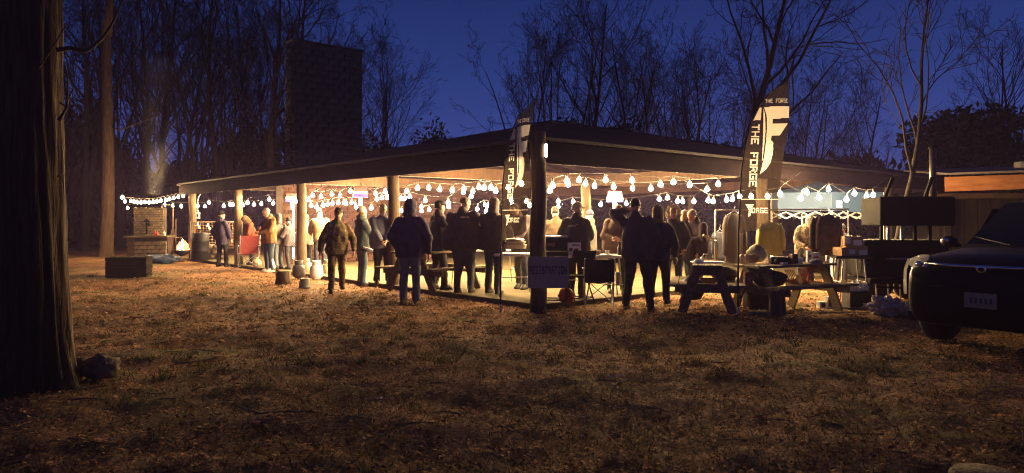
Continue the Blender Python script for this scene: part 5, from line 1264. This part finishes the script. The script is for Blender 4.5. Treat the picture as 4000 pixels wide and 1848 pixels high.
# ------------------------------------------------------------------ hanging clothes
def coat(label, px, py_top, d, h, w, m, seed, rz=0, name='hanging_coat', hang=.3, cat='coat'):
    z = HC + (YH-py_top)/F*d; t = thing(name, label, cat, at(px, d, z), R(rz))
    q = MB(); rg = np.random.RandomState(seed); n, mm = 30, 16; vs, fs = [], []
    for i in range(mm+1):
        u = i/mm; zz = -h*u; ww = w*(.16 + .34*min(1, u*5) ** .8)*(1+.10*u); dd_ = w*(.05+.12*min(1, u*4))
        for k_ in range(n):
            th = 2*math.pi*k_/n; fold = 1 + (.05+.22*u)*.5*math.sin(th*5+seed) + .10*u*math.sin(th*9+seed*2)
            vs.append((ww*math.cos(th)*(1+.05*math.sin(th*7+seed)*u), dd_*math.sin(th)*fold, zz - (.02*math.sin(th*4+seed) if i == mm else 0)))
    for i in range(mm):
        for k_ in range(n): k2 = (k_+1) % n; fs.append((i*n+k_, i*n+k2, (i+1)*n+k2, (i+1)*n+k_))
    fs.append(tuple(range(n))); q.add(vs, fs); q.build('coat_body', m, t, True)
    for s in (-1, 1):
        q = MB(); q.tube([(s*w*.40, 0, -.06*h), (s*w*.54, 0, -.25*h), (s*w*.60, -.02, -.55*h), (s*w*.60, -.03, -.86*h)], [w*.11, w*.12, w*.105, w*.09], 10); q.build('sleeve', m, t, True)
    q = MB(); q.tube([(-w*.4, 0, -.04), (0, 0, .05), (w*.4, 0, -.04)], .008, 6); q.tube([(0, 0, .05), (0, 0, .10), (.025, 0, .125), (0, 0, .15)], .005, 6); q.build('hanger', M_STEEL, t)
char2 = cloth('grey_brown_wool', (.10, .075, .06)); dk = cloth('dark_wool', (.05, .042, .038))
coat('long grey coat on a hanger left of the right flag pole', 2868, 832, 14.6, 1.0, .42, dk, 3, 20)
coat('grey brown coat on a hanger in front of the camouflaged person', 3205, 842, 12.9, .70, .32, dk, 5, 10)
coat('wide grey brown coat on a hanger, rightmost under the canopy', 3238, 838, 12.8, .72, .34, char2, 6, -8)
hv = mat('yellow_work_shirt', (.55, .50, .10), .8, .1, 8, bump=.3, bscale=50)
coat('bright yellow work shirt on a hanger by the right flag foot', 3012, 868, 13.2, .60, .36, hv, 7, -5, 'hanging_shirt', cat='shirt')
coat('dark jeans jacket hanging on the rack behind the leaning person', 2812, 905, 15.3, .55, .30, cloth('dark_denim_cloth', (.04, .045, .06)), 8, 5, 'hanging_jacket', cat='jacket')
t = thing('clothes_rail', 'steel clothes rail the coats hang from behind the front tables', 'clothes rail', at(3010, 13.6, SLAB), R(12))
q = MB(); q.tube([(-.85, .55, 1.56), (1.3, -.5, 1.56)], .014, 8); q.build('rail', M_STEEL, t)
for x, y in ((-.85, .55), (1.3, -.5)): q = MB(); q.tube([(x, y, 1.56), (x, y, 0)], .014, 8); q.build('upright', M_STEEL, t)
# ------------------------------------------------------------------ blue canopy tent
dC = 17.3
M_BLUE = mat('blue_canopy_cloth', (.030, .066, .135), .6, .1, 2, transl=.15)
t = thing('canopy_tent', 'blue pop-up canopy tent with a white frame under the right eave', 'canopy', at(3237, dC, SLAB), R(-5))
wv = 1.30; zv0, zv1 = HC+(YH-826)/F*dC-SLAB, HC+(YH-752)/F*dC-SLAB
FR, LF, RT, BK = Vector((0, -.2, 0)), Vector((-wv, .12, 0)), Vector((wv, .10, 0)), Vector((0, 2.0, 0))
loop = [LF, FR, RT, BK]; pkz = zv1 + .30; pkp = Vector((.0, .8, pkz))
q = MB(); q.add([Vector((v.x, v.y, zv1)) for v in loop] + [pkp], [(0, 1, 4), (1, 2, 4), (2, 3, 4), (3, 0, 4)]); q.build('roof_cloth', M_BLUE, t)
for a, b in zip(loop, loop[1:] + loop[:1]):
    q = MB(); n = 14; vs = []
    nn = (b-a).normalized().cross(Vector((0, 0, 1)))
    for i in range(n+1):
        u = i/n; p = a.lerp(b, u); o_ = nn*(.02*math.sin(u*9)+.015)
        sc_ = .02*math.sin(u*math.pi*3)
        vs += [(p.x, p.y, zv1), (p.x+o_.x, p.y+o_.y, zv0 + sc_)]
    q.add(vs, [(2*i, 2*i+1, 2*i+3, 2*i+2) for i in range(n)]); q.build('valance', M_BLUE, t, True)
q = MB(); q.box((0, 0, 0), (.15, .006, .17), ch=.002); o = q.build('emblem_patch', M_PAPER, t); o.location = FR.lerp(RT, .13) + Vector((0.0, -.05, zv0+.17)); o.rotation_euler = (0, 0, math.atan2((RT-FR).y, (RT-FR).x))
q = MB()
for x0, x1, z0, z1 in ((-.03, .03, .028, .042), (-.03, -.016, .0, .028), (-.03, .03, -.012, 0), (.016, .03, -.04, -.012), (-.03, .016, -.04, -.028)): q.box(((x0+x1)/2, -.005, (z0+z1)/2), (x1-x0, .003, z1-z0-.0005))
q.build('emblem_print', mat('blue_emblem', (.08, .12, .2), .6, 0), o)
for v in loop:
    q = MB(); q.box((v.x, v.y+.03, zv1/2), (.042, .042, zv1)); q.build('leg', M_WHITE, t)
def truss(a, b, ztop):
    q = MB(); n = 4
    for i in range(n):
        p0, p1 = a.lerp(b, i/n), a.lerp(b, (i+1)/n)
        z0, z1 = (ztop, ztop-.16) if i % 2 == 0 else (ztop-.16, ztop)
        q.beam((p0.x, p0.y+.05, z0), (p1.x, p1.y+.05, z1), .014, .03); q.beam((p0.x, p0.y+.075, z1), (p1.x, p1.y+.075, z0), .014, .03)
    q.build('truss', mat('grey_frame_metal', (.4, .38, .36), .4, .1, 5), t)
for a, b in zip(loop, loop[1:] + loop[:1]): truss(a, b, zv0-.01)
M_SOOT = mat('sooty_black_steel', (.0045, .0042, .004), .8, .4, 6, bump=.2, spec=.08)
# ------------------------------------------------------------------ smoker trailer
dS = 12.3
t = thing('smoker_trailer', 'big black barbecue smoker trailer with a tall pipe beside the car', 'smoker', at(3560, dS, 0), R(-4))
def Zs(y): return HC + (YH-y)/F*dS
def Xs(x): return (x-3560)/F*dS
q = MB(); q.box(((Xs(3438)+Xs(3720))/2, .35, (Zs(768)+Zs(882))/2), (Xs(3720)-Xs(3438), .8, Zs(768)-Zs(882)), ch=.02); q.build('upper_box', M_SOOT, t)
q = MB(); q.box(((Xs(3382)+Xs(3700))/2, .4, (Zs(938)+Zs(1085))/2), (Xs(3700)-Xs(3382), .9, Zs(938)-Zs(1085)), ch=.03); q.build('firebox', M_SOOT, t)
for x in (3456, 3482, 3535, 3584, 3640): q = MB(); q.box((Xs(x), .1, (Zs(885)+Zs(938))/2+.0), (.05, .05, Zs(880)-Zs(940))); q.build('support_post', M_STEEL if x in (3482, 3535) else M_SOOT, t)
q = MB(); q.tube([(Xs(3680), .35, Zs(775)), (Xs(3680), .35, Zs(572))], .055, 14); q.build('stack_pipe', mat('sooty_pipe', (.10, .085, .07), .45, .3, 6, metal=.6), t, True)
q = MB(); q.lathe([(.075, 0), (.075, .03), (.06, .05)], n=14); o = q.build('pipe_cap', M_SOOT, t); o.location = (Xs(3680), .35, Zs(574))
for x0, x1 in ((3480, 3510), (3634, 3660)): q = MB(); q.beam((Xs(x0), .2, Zs(768)), (Xs(x1), .2, Zs(690)), .05, .05); q.build('lid_arm', M_SOOT, t)
q = MB(); q.box((Xs(3560), .4, Zs(1100)), (1.45, .95, .07)); q.build('trailer_frame', M_SOOT, t)
for x in (3440, 3560): 
    q = MB(); q.lathe([(.05, -.07), (.22, -.075), (.25, -.04), (.25, .04), (.22, .075), (.05, .07)], n=24); o = q.build('wheel', mat('tyre_rubber', (.018, .018, .018), .85, .2, 10), t, True); o.rotation_euler = (R(90), 0, 0); o.location = (Xs(x)+.35, .88, .25)
for x in (3425, 3470, 3515, 3568, 3625): q = MB(); q.tube([(Xs(x), .0, Zs(1100)), (Xs(x)+.02, -.02, .0)], .014, 7); q.build('jack_leg', M_STEEL, t)
q = MB(); q.beam((Xs(3425), -.02, .30), (Xs(3625), -.02, .27), .03, .03); q.beam((Xs(3385), -.12, Zs(1088)), (Xs(3490), -.12, Zs(1088)), .2, .02); q.build('side_shelf', M_SOOT, t)
q = MB(); q.tube([(Xs(3460), -.09, Zs(1010)), (Xs(3460), -.13, Zs(1010)), (Xs(3560), -.13, Zs(1010)), (Xs(3560), -.09, Zs(1010))], .014, 7); q.build('door_handle', M_STEEL, t)
# ------------------------------------------------------------------ the dark car
M_CAR = mat('black_car_paint', (.004, .004, .0045), .38, 0, spec=.16); M_CAR.node_tree.nodes['Principled BSDF'].inputs['Coat Weight'].default_value = .0
M_GLASSD = mat('dark_car_glass', (.006, .007, .009), .15, 0, spec=.25); M_CHROME = mat('chrome', (.7, .7, .7), .12, 0, metal=1); M_TYRE = mat('tyre_rubber', (.018, .018, .018), .85, .2, 10)
M_LAMPG = mat('clear_headlamp', (.55, .55, .55), .12, .7, 22, bump=.8, transl=.6, alpha=.6)
car = thing('parked_car', 'dark sport utility car nosing in at the right edge, one headlight glinting', 'car', (6.86, 8.9, 0), R(125))
def car_body():
    q = MB(); n_half = 9
    ys = [2.34, 2.31, 2.22, 2.05, 1.85, 1.65, 1.45, 1.25, 1.05, .8, .4, 0, -.5, -1.0, -1.3, -1.5, -1.7, -1.9, -2.1, -2.28, -2.34]
    vs = []; fs = []
    for y in ys:
        hw = .93 - .20*max(0, (y-1.75)/.59)**2.2 - .08*max(0, (-y-1.9)/.44)**2
        top = 1.13 - .10*max(0, (y-.9)/1.44) - .14*max(0, (y-1.95)/.39)**2 if y > -1.9 else 1.12
        bot = .27 + .03*max(0, (y-2.)/.34)
        arch = 0
        for yc in (1.42, -1.45):
            dy = abs(y-yc)
            if dy < .43: arch = max(arch, math.sqrt(.43**2-dy**2)+.33)
        ob = max(bot, arch)
        half = [(0, bot), (hw*.6, bot), (hw*.72, bot), (hw*.97, ob), (hw, max(.62, ob+.04)), (hw*.985, max(.88, ob+.08)), (hw*.93, top-.08), (hw*.80, top-.01), (hw*.45, top+.02), (0, top+.03)]
        ring = [(x, y, z) for x, z in half] + [(-x, y, z) for x, z in half[-2:0:-1]]
        vs += ring
    m = len(vs)//len(ys)
    for i in range(len(ys)-1):
        for k_ in range(m): k2 = (k_+1) % m; fs.append((i*m+k_, i*m+k2, (i+1)*m+k2, (i+1)*m+k_))
    fs.append(tuple(range(m))); fs.append(tuple((len(ys)-1)*m+k_ for k_ in range(m)))
    q.add(vs, fs); o = q.build('body', M_CAR, car, True)
    sb = o.modifiers.new('s', 'SUBSURF'); sb.levels = 1; sb.render_levels = 1
car_body()
def cabin():
    st = [(1.02, 1.10, .80, .70), (.55, 1.42, .76, .62), (.18, 1.66, .72, .56), (-.3, 1.73, .70, .55), (-1.2, 1.72, .70, .55), (-1.9, 1.62, .70, .56), (-2.2, 1.12, .76, .66)]
    q = MB(); vs = []; fs = []
    for y, z, wb, wt in st:
        zb = 1.08; vs += [(-wb, y, zb), (-(wb+wt)/2-.02, y, (z+zb)/2), (-wt, y, z-.03), (0, y, z), (wt, y, z-.03), ((wb+wt)/2+.02, y, (z+zb)/2), (wb, y, zb)]
    for i in range(len(st)-1):
        for k_ in range(6): fs.append((i*7+k_, i*7+k_+1, (i+1)*7+k_+1, (i+1)*7+k_))
    q.add(vs, fs); q.build('roof', M_CAR, car, True)
    q = MB(); q.add([(-.70, .98, 1.145), (.70, .98, 1.145), (.55, .22, 1.655), (-.55, .22, 1.655), (0, 1.03, 1.15), (0, .25, 1.69)], [(0, 4, 5, 3), (4, 1, 2, 5)]); o = q.build('windshield', M_GLASSD, car); o.location = (0, .012, .012)
    for s in (-1, 1):
        q = MB(); q.add([(s*.795, .62, 1.13), (s*.735, .15, 1.60), (s*.72, -1.7, 1.60), (s*.80, -1.9, 1.13)], [(0, 1, 2, 3)]); q.build('side_window', M_GLASSD, car)
        q = MB(); q.ball((s*1.02, .72, 1.17), (.11, .07, .08), 10, 7); q.tube([(s*.88, .74, 1.12), (s*.98, .73, 1.15)], .03, 7); m_ = q.build('mirror', M_CAR, car, True)
        q = MB(); q.ball((s*1.03, .79, 1.19), (.05, .015, .028), 8, 5); q.build('mirror_repeater', M_CHROME, m_, True)
        for yc in (1.42, -1.45):
            q = MB(); q.lathe([(.22, -.11), (.33, -.125), (.365, -.09), (.37, 0), (.365, .09), (.33, .125), (.22, .11)], n=30); w_ = q.build('wheel', M_TYRE, car, True); w_.location = (s*.80, yc, .365); w_.rotation_euler = (0, R(90), 0)
            q = MB()
            for a in range(5):
                an = 2*math.pi*a/5; q.beam((.05*math.cos(an), .05*math.sin(an), s*.09), (.225*math.cos(an), .225*math.sin(an), s*.10), .07, .02)
            q.lathe([(.05, s*.06), (.06, s*.11), (.02, s*.115)], n=12); q.build('rim', M_STEEL, w_)
        q = MB(); q.rings([(s*.66, 2.18, .89), (s*.69, 2.15, .93), (s*.735, 2.07, 1.0), (s*.745, 1.97, 1.045)], [.09, .135, .11, .04], [.05, .085, .11, .08], 16); h_ = q.build('headlight', M_LAMPG, car, True)
        for jx, jy, jz in ((.60, 2.24, .93), (.70, 2.20, .95)):
            q = MB(); q.ball((s*jx, jy, jz), (.038, .03, .034), 10, 6); q.build('reflector', M_CHROME, h_, True)
        q = MB(); q.tube([(s*.80, 2.22, .99), (s*.88, 2.13, .88), (s*.92, 2.06, .74), (s*.93, 2.03, .58)], .018, 6); q.build('running_light_strip', M_LAMPG, car, True)
        q = MB(); q.rings([(s*.74, 2.13, .46), (s*.74, 2.14, .58)], [.10, .09], [.05, .06], 12, None, 4); f_ = q.build('fog_light_bezel', M_BLACKP, car)
        q = MB(); q.tube([(s*.62, 2.22, .40), (s*.72, 2.21, .385), (s*.83, 2.08, .40), (s*.72, 2.2, .55)], .014, 6); q.build('bezel_trim', M_CHROME, f_, True)
    q = MB()
    for i in range(5): q.beam((-.52, 2.325-.012*i, .72+.05*i), (.52, 2.325-.012*i, .72+.05*i), .02, .018)
    g_ = q.build('grille', M_BLACKP, car)
    q = MB(); q.tube([(-.60, 2.26, .965), (-.3, 2.315, .955), (.3, 2.315, .955), (.60, 2.26, .965)], .018, 7); q.build('grille_bar', M_CHROME, car, True)
    q = MB(); vs = []; n = 20
    for rr, yy in ((.036, 2.335), (.024, 2.337)):
        for k_ in range(n): vs.append((rr*1.4*math.cos(2*math.pi*k_/n), yy, .93 + rr*math.sin(2*math.pi*k_/n)))
    q.add(vs, [(k_, (k_+1) % n, n+(k_+1) % n, n+k_) for k_ in range(n)]); q.build('emblem', M_CHROME, car)
    q = MB(); q.box((0, 2.355, .60), (.31, .012, .16), ch=.004); p_ = q.build('license_plate', mat('dull_plate', (.28, .25, .16), .5, .15, 20), car)
    q = MB()
    for i, x in enumerate((-.10, -.055, -.01, .04, .085)): q.box((x, 2.3625, .60), (.022, .002, .055)); 
    q.build('plate_marks', mat('plate_ink', (.06, .06, .06), .6, 0), p_)
    q = MB(); q.beam((-.78, 2.22, .36), (.78, 2.22, .36), .12, .10); q.build('lower_bumper', M_BLACKP, car)
    for s in (-.35, .2): q = MB(); q.tube([(s, 1.06, 1.155), (s+.45, .86, 1.24)], .008, 6); q.build('wiper', M_BLACKP, car)
cabin()
# ------------------------------------------------------------------ left side of the slab
def tank(label, px, py, s, m, z=None):
    t = thing('propane_tank', label, 'propane tank', G(px, py, 0), R(20), 'propane tanks by the third post'); t.scale = (s, s, s)
    q = MB(); q.lathe([(.10, 0), (.105, .03), (.10, .04), (.14, .06), (.155, .11), (.155, .27), (.135, .33), (.08, .36), (.03, .37)], n=22); q.build('cylinder', m, t, True)
    q = MB(); q.lathe([(.098, .34), (.10, .35), (.10, .42), (.104, .455), (.098, .458), (.094, .42), (.092, .35)], n=20); q.build('collar', m, t, True)
    q = MB(); q.tube([(0, 0, .36), (0, 0, .42)], .02, 8); q.tube([(-.035, 0, .425), (.035, 0, .425)], .014, 8); q.build('valve', M_STEEL, t)
tank('pale propane tank nearest the walking camouflaged person', 1236, 1092, 1.02, M_WHITE); tank('dark propane tank on the left by the stump', 1168, 1090, 1.0, mat('grey_tank_paint', (.07, .07, .075), .5, .2, 6)); tank('rear propane tank peeking out behind the pale one', 1280, 1080, .95, mat('greenish_tank_paint', (.42, .42, .22), .5, .1, 6)); tank('middle dull propane tank behind the dark one', 1196, 1076, .98, mat('dull_tank_paint', (.30, .26, .20), .5, .15, 6))
t = thing('bucket', 'small grey tapered bucket on the dirt before the propane tanks', 'bucket', G(1190, 1124))
q = MB(); q.lathe([(.13, 0), (.125, .02), (.095, .19), (.098, .2), (.085, .19)], n=18); q.build('pail', mat('grey_galvanised', (.17, .18, .16), .5, .2, 8, metal=.4), t, True); q = MB(); q.tube([(-.09, 0, .19), (-.05, 0, .24), (.05, 0, .24), (.09, 0, .19)], .006, 6); q.build('handle', M_STEEL, t)
simple('tree_stump', 'short dark sawn stump at the edge of the slab by the shovel', 'stump', G(1108, 1112), M_BARK2, lambda q: q.rings([(0, 0, 0), (0, 0, .12), (0, 0, .30), (0, 0, .31)], [.20, .17, .16, .14], [.18, .16, .16, .14], 16))
t = thing('shovel', 'shovel with a pale blade leaning blade-up against the stump', 'shovel', G(1086, 1106))
tp = P(1064, 1012, 16.6) - G(1086, 1106); q = MB(); q.tube([(0, 0, 0), tp*.62], .014, 8); q.build('handle', M_PINE, t)
q = MB(); e_ = tp.normalized(); q.tube([tp*.58, tp*.66, tp*.80, tp*.94, tp*1.0], [.02, .075, .085, .06, .012], 10, sx=.25); q.build('blade', mat('pale_blue_steel', (.55, .62, .66), .35, .1, 5, metal=.3), t, True)
simple('cream_jug', 'round cream coloured jug on the slab beside the camp chair', 'jug', G(1003, 1046, SLAB), mat('cream_plastic', (.60, .50, .34), .5, .08, 6), lambda q: (q.ball((0, 0, .13), (.13, .13, .13), 16, 10), q.lathe([(.05, .24), (.05, .29), (.03, .295)], n=12)))
# fire bowl
t = thing('fire_bowl', 'iron fire bowl with bright pink white flames by the end post', 'fire', P(710, 1024, 25.4).xy.to_3d() + Vector((0, 0, SLAB)))
q = MB(); q.lathe([(.10, 0), (.12, .02), (.06, .10), (.22, .18), (.28, .30), (.26, .30), (.2, .2)], n=20); q.build('bowl', M_BLACK, t, True)
M_FIRE = mat('flame', (1, .4, .15), .5, 0, emit=(1.0, .20, .08), estr=3.5); M_FIREW = mat('flame_core', (1, .8, .5), .5, 0, emit=(1.0, .42, .28), estr=6)
for i, (x, y, h, w, m) in enumerate(((-.10, 0, .36, .11, M_FIRE), (.0, .02, .46, .13, M_FIREW), (.11, -.02, .40, .11, M_FIRE), (.05, -.08, .27, .09, M_FIREW), (-.06, -.06, .25, .08, M_FIREW), (.16, .06, .30, .08, M_FIRE))):
    q = MB(); q.tube([(x, y, .24), (x+.02, y, .24+h*.25), (x-.015, y+.01, .24+h*.55), (x+.03, y, .24+h*.82), (x+.01, y, .24+h)], [w*.7, w, w*.75, w*.35, .006], 9); q.build('flame', m, t, True)
for i in range(3): q = MB(); q.tube([(.2*math.cos(i*2.1), .2*math.sin(i*2.1), .26), (-.18*math.cos(i*2.1), -.18*math.sin(i*2.1), .33)], .04, 8); q.build('log', M_BARK2, t)
def camp_kitchen():
    t = thing('pot_stand', 'tall dark iron frame with crossed legs right of the stone grill', 'pot stand', P(655, 1020, 25.6).xy.to_3d(), R(5))
    q = MB(); q.tube([(-.20, 0, 0), (-.20, 0, 2.0)], .022, 7); q.tube([(.18, 0, .9), (.18, 0, 2.0)], .022, 7); q.tube([(-.20, 0, 1.98), (.22, 0, 1.98)], .03, 7); q.build('frame', mat('rusty_iron', (.16, .11, .08), .6, .3, 8, metal=.4), t)
    q = MB(); q.tube([(.18, 0, 1.25), (-.05, -.1, 0)], .018, 7); q.tube([(.18, 0, 1.25), (.42, -.1, 0)], .018, 7); q.tube([(.28, 0, 1.5), (.28, 0, .6)], .022, 7); q.build('tripod_leg', MATS['rusty_iron'], t)
    q = MB(); q.box((.36, 0, .82), (.26, .2, .03)); q.build('shelf', MATS['rusty_iron'], t)
camp_kitchen()
zc_ = .905
for i, (px, c, h, r_, lab) in enumerate(((606, (.5, .06, .04), .20, .035, 'red bottle on the stone grill counter, left of the pair'), (615, (.5, .10, .06), .16, .035, 'shorter red bottle on the stone grill counter'), (642, (.7, .6, .5), .17, .04, 'pale bottle at the right end of the stone grill counter'))):
    simple('bottle', lab, 'bottle', at(px, 24.7, zc_), mat('bottle%d' % i, c, .4, .05, 8), lambda q: q.lathe([(r_, 0), (r_, h*.62), (r_*.4, h*.8), (r_*.4, h)], n=12))
simple('iron_trivet', 'black iron hook hanging on the grill back wall', 'hook', P(573, 880, 25.1), M_BLACK, lambda q: (q.tube([(0, 0, .22), (0, 0, -.32)], .03, 8), q.tube([(-.09, 0, .12), (0, 0, .2), (.09, 0, .12)], .03, 8), q.ball((.09, 0, .04), .07, 8, 6)))
simple('blue_tarp', 'crumpled blue tarp on the ground before the stone grill', 'tarp', P(632, 1032, 23.9).xy.to_3d(), mat('blue_tarp_plastic', (.06, .09, .15), .5, .3, 6, bump=.5), lambda q: bag(q, 1.15, .6, .30, 71, .35, 30, 14))
simple('dark_crate', 'black wooden crate in shadow on the dirt at the far left', 'crate', P(505, 1092, 18.2).xy.to_3d(), M_UNLIT_BOARD, lambda q: [q.box((0, 0, .05+.105*i), (.95-.01*(i % 2), .55, .095)) for i in range(5)], R(12), smooth=False)
for i, (px, py, L, rz, lab) in enumerate(((690, 1018, .5, 10, 'split log on the ground between the tarp and the fire bowl'), (660, 1010, .4, 60, 'upright log piece behind the blue tarp'))):
    simple('firewood_log', lab, 'log', P(px, py, 24.9).xy.to_3d(), M_BARK2, lambda q: q.tube([(-L/2, 0, .1), (L/2, 0, .1)], [.1, .09], 10), R(rz))
# wire panel, barrel and firewood rack by the end post
t = thing('wire_panel', 'rusty wire grid panel standing behind the person in the navy coat', 'wire panel', P(840, 1030, 25.6).xy.to_3d() + Vector((0, 0, SLAB)), R(6))
q = MB()
for i in range(17): q.tube([(-.82+i*.1025, 0, .35), (-.82+i*.1025, 0, 1.28)], .007, 4)
for i in range(10): q.tube([(-.82, .01, .36+i*.102), (.82, .01, .36+i*.102)], .007, 4)
o = q.build('grid_wires', mat('lit_rusty_wire', (.30, .19, .11), .6, .2, 8, metal=.3), t); o['kind'] = 'stuff'
q = MB(); q.tube([(-.84, 0, 0), (-.84, 0, 1.3), (.84, 0, 1.3), (.84, 0, 0)], .018, 7); q.build('frame', MATS['rusty_iron'], t)
t = thing('steel_barrel', 'dark barrel standing right of the leftmost end post', 'barrel', P(783, 1040, 24.2).xy.to_3d() + Vector((0, 0, SLAB)))
q = MB(); q.lathe([(.27, 0), (.28, .02), (.275, .3), (.285, .32), (.275, .34), (.275, .62), (.285, .64), (.275, .66), (.28, .92), (.24, .93)], n=24); q.build('drum', M_BLACK, t, True)
for i in range(11):
    x, z = -.45 + (i % 4)*.22 + (i//4)*.08, .10 + (i//4)*.17
    simple('firewood_log', 'cut log in the low stack, %s row, %s' % (('bottom', 'middle', 'top')[i//4], ('left end', 'second from left', 'third from left', 'right end')[i % 4]), 'log', P(835, 1040, 25.0).xy.to_3d() + Vector((x, random.uniform(-.05, .05), SLAB+z-.01)), M_BARK2, lambda q: q.tube([(0, -.22, 0), (.01, .22, 0)], [.095, .088], 10), 0, group='firewood stacked by the wire panel')
for px, py, lab in ((772, 880, 'pale glove hung on the wire panel, left one'), (812, 884, 'pale glove hung on the wire panel, right one')):
    def glove(q):
        q.tube([(0, 0, .10), (.01, 0, .02), (.04, 0, -.06)], [.03, .05, .045], 9, sx=.5)
        for j in range(4): q.tube([(.02+.018*j, 0, -.05), (.035+.025*j, -.01, -.12)], [.013, .01], 6)
        q.tube([(-.03, 0, .02), (-.07, -.01, -.03)], [.016, .011], 6)
    simple('work_glove', lab, 'glove', P(px, py, 25.3), mat('pale_leather', (.65, .55, .38), .8, .15, 12), glove)
# ------------------------------------------------------------------ near things on the dirt
simple('rock', 'grey rock with a pale face lying at the foot of the big tree', 'rock', G(395, 1478) , M_STONES[1], lambda q: bag(q, .30, .26, .22, 81, .3, 26, 16))
simple('rock', 'flat low rock touching the big tree roots', 'rock', G(318, 1470), M_STONES[1], lambda q: bag(q, .24, .24, .17, 82, .3, 22, 14))
simple('low_stump', 'dark low stump cut off by the bottom right edge', 'stump', G(3840, 1900), M_BARK2, lambda q: q.rings([(0, 0, -.02), (0, 0, .06), (0, 0, .085)], [.19, .165, .15], [.17, .15, .13], 18))
rg = np.random.RandomState(14)
for i, (px, py, s_, lab) in enumerate(((2278, 1686, .022, 'tiny white paper scrap on the dirt in the lower middle'), (2385, 1478, .018, 'pale scrap on the dirt right of the middle'), (2420, 1478, .02, 'pale sliver beside the scrap right of the middle'), (1490, 1557, .016, 'small pale scrap on the dirt left of the middle'), (2520, 1450, .03, 'curled pale leaf on the dirt below the raised-arm person'))):
    simple('paper_scrap' if i != 4 else 'curled_leaf', lab, 'litter', G(px, py) + Vector((0, 0, float(gz(np.array(G(px, py).x), np.array(G(px, py).y)))+.02)), M_PAPER if i != 4 else M_LEAF, lambda q: q.box((0, 0, 0), (s_*1.6, s_, .003), Matrix.Rotation(.5, 3, 'X')), R(20*i), smooth=False)
# ------------------------------------------------------------------ smoke from the grill
def smoke(name, loc, H, r0, r1, drift, dens, seed):
    q = MB(); n = 10
    q.tube([(drift*i/n, 0, H*i/n) for i in range(n+1)], [r0+(r1-r0)*i/n for i in range(n+1)], 16)
    m = bpy.data.materials.new(name); m.use_nodes = True; nn, ll = m.node_tree.nodes, m.node_tree.links
    nn.remove(nn['Principled BSDF'])
    v = nn.new('ShaderNodeVolumePrincipled'); v.inputs['Color'].default_value = (.72, .72, .76, 1); v.inputs['Anisotropy'].default_value = .2
    tcn = nn.new('ShaderNodeTexCoord'); mp = nn.new('ShaderNodeMapping'); mp.inputs['Scale'].default_value = (1.5, 1.5, .55); mp.inputs['Location'].default_value = (seed, 0, 0)
    nz = nn.new('ShaderNodeTexNoise'); nz.inputs['Scale'].default_value = .9; nz.inputs['Detail'].default_value = 1.5; nz.inputs['Distortion'].default_value = .8
    ll.new(tcn.outputs['Object'], mp.inputs[0]); ll.new(mp.outputs[0], nz.inputs['Vector'])
    r = nn.new('ShaderNodeValToRGB'); r.color_ramp.elements[0].position = .38; r.color_ramp.elements[0].color = (0, 0, 0, 1); r.color_ramp.elements[1].position = .72; r.color_ramp.elements[1].color = (1, 1, 1, 1)
    ll.new(nz.outputs['Fac'], r.inputs['Fac'])
    sx = nn.new('ShaderNodeSeparateXYZ'); ll.new(tcn.outputs['Object'], sx.inputs[0])
    # thins out with height
    mr = nn.new('ShaderNodeMapRange'); mr.inputs[1].default_value = 0; mr.inputs[2].default_value = H; mr.inputs[3].default_value = dens; mr.inputs[4].default_value = dens*.2
    ll.new(sx.outputs['Z'], mr.inputs[0])
    mu = nn.new('ShaderNodeMath'); mu.operation = 'MULTIPLY'; ll.new(r.outputs[0], mu.inputs[0]); ll.new(mr.outputs[0], mu.inputs[1]); 
    def mth(op, a, b_):
        k_ = nn.new('ShaderNodeMath'); k_.operation = op
        for i_, z_ in enumerate((a, b_)):
            if isinstance(z_, (int, float)): k_.inputs[i_].default_value = z_
            else: ll.new(z_, k_.inputs[i_])
        return k_.outputs[0]
    # soft edge: density falls to nothing towards the rim of the column, wandering with the noise
    wob = mth('MULTIPLY', mth('SUBTRACT', nz.outputs['Fac'], .5), 1.2)
    dx = mth('SUBTRACT', mth('SUBTRACT', sx.outputs['X'], mth('MULTIPLY', sx.outputs['Z'], drift/H)), mth('MULTIPLY', wob, mth('MULTIPLY', sx.outputs['Z'], .3)))
    rr_ = mth('SQRT', mth('ADD', mth('MULTIPLY', dx, dx), mth('MULTIPLY', sx.outputs['Y'], sx.outputs['Y'])), 0)
    fall = nn.new('ShaderNodeMapRange'); fall.interpolation_type = 'SMOOTHERSTEP'; fall.inputs[1].default_value = .1; fall.inputs[2].default_value = .95; fall.inputs[3].default_value = 1; fall.inputs[4].default_value = 0
    ll.new(mth('DIVIDE', rr_, mth('ADD', mth('MULTIPLY', sx.outputs['Z'], (r1-r0)/H), r0)), fall.inputs[0])
    ll.new(mth('MULTIPLY', mu.outputs[0], fall.outputs[0]), v.inputs['Density'])
    ll.new(v.outputs[0], nn['Material Output'].inputs['Volume'])
    o = q.build(name, m); o.location = loc; tag(o, 'thin smoke column rising above the stone grill' if seed < 5 else 'faint smoke above the smoker pipe', 'smoke', kind='stuff'); return o
smoke('smoke_plume', P(600, 760, 25.3), 4.8, .36, 1.2, .3, .42, 1.0)

# ------------------------------------------------------------------ thin smoky air, tinted violet to stand in for lens veil and bulb bloom
q = MB(); q.box((0, 0, 10.5), (860, 860, 23)); m = bpy.data.materials.new('smoke_and_lens_veil'); m.use_nodes = True
nn = m.node_tree.nodes; nn.remove(nn['Principled BSDF']); v = nn.new('ShaderNodeVolumePrincipled'); v.inputs['Color'].default_value = (.55, .42, 1.0, 1)
v.inputs['Density'].default_value = HAZE; v.inputs['Anisotropy'].default_value = .35
m.node_tree.links.new(v.outputs[0], nn['Material Output'].inputs['Volume'])
tag(q.build('haze', m), kind='stuff')
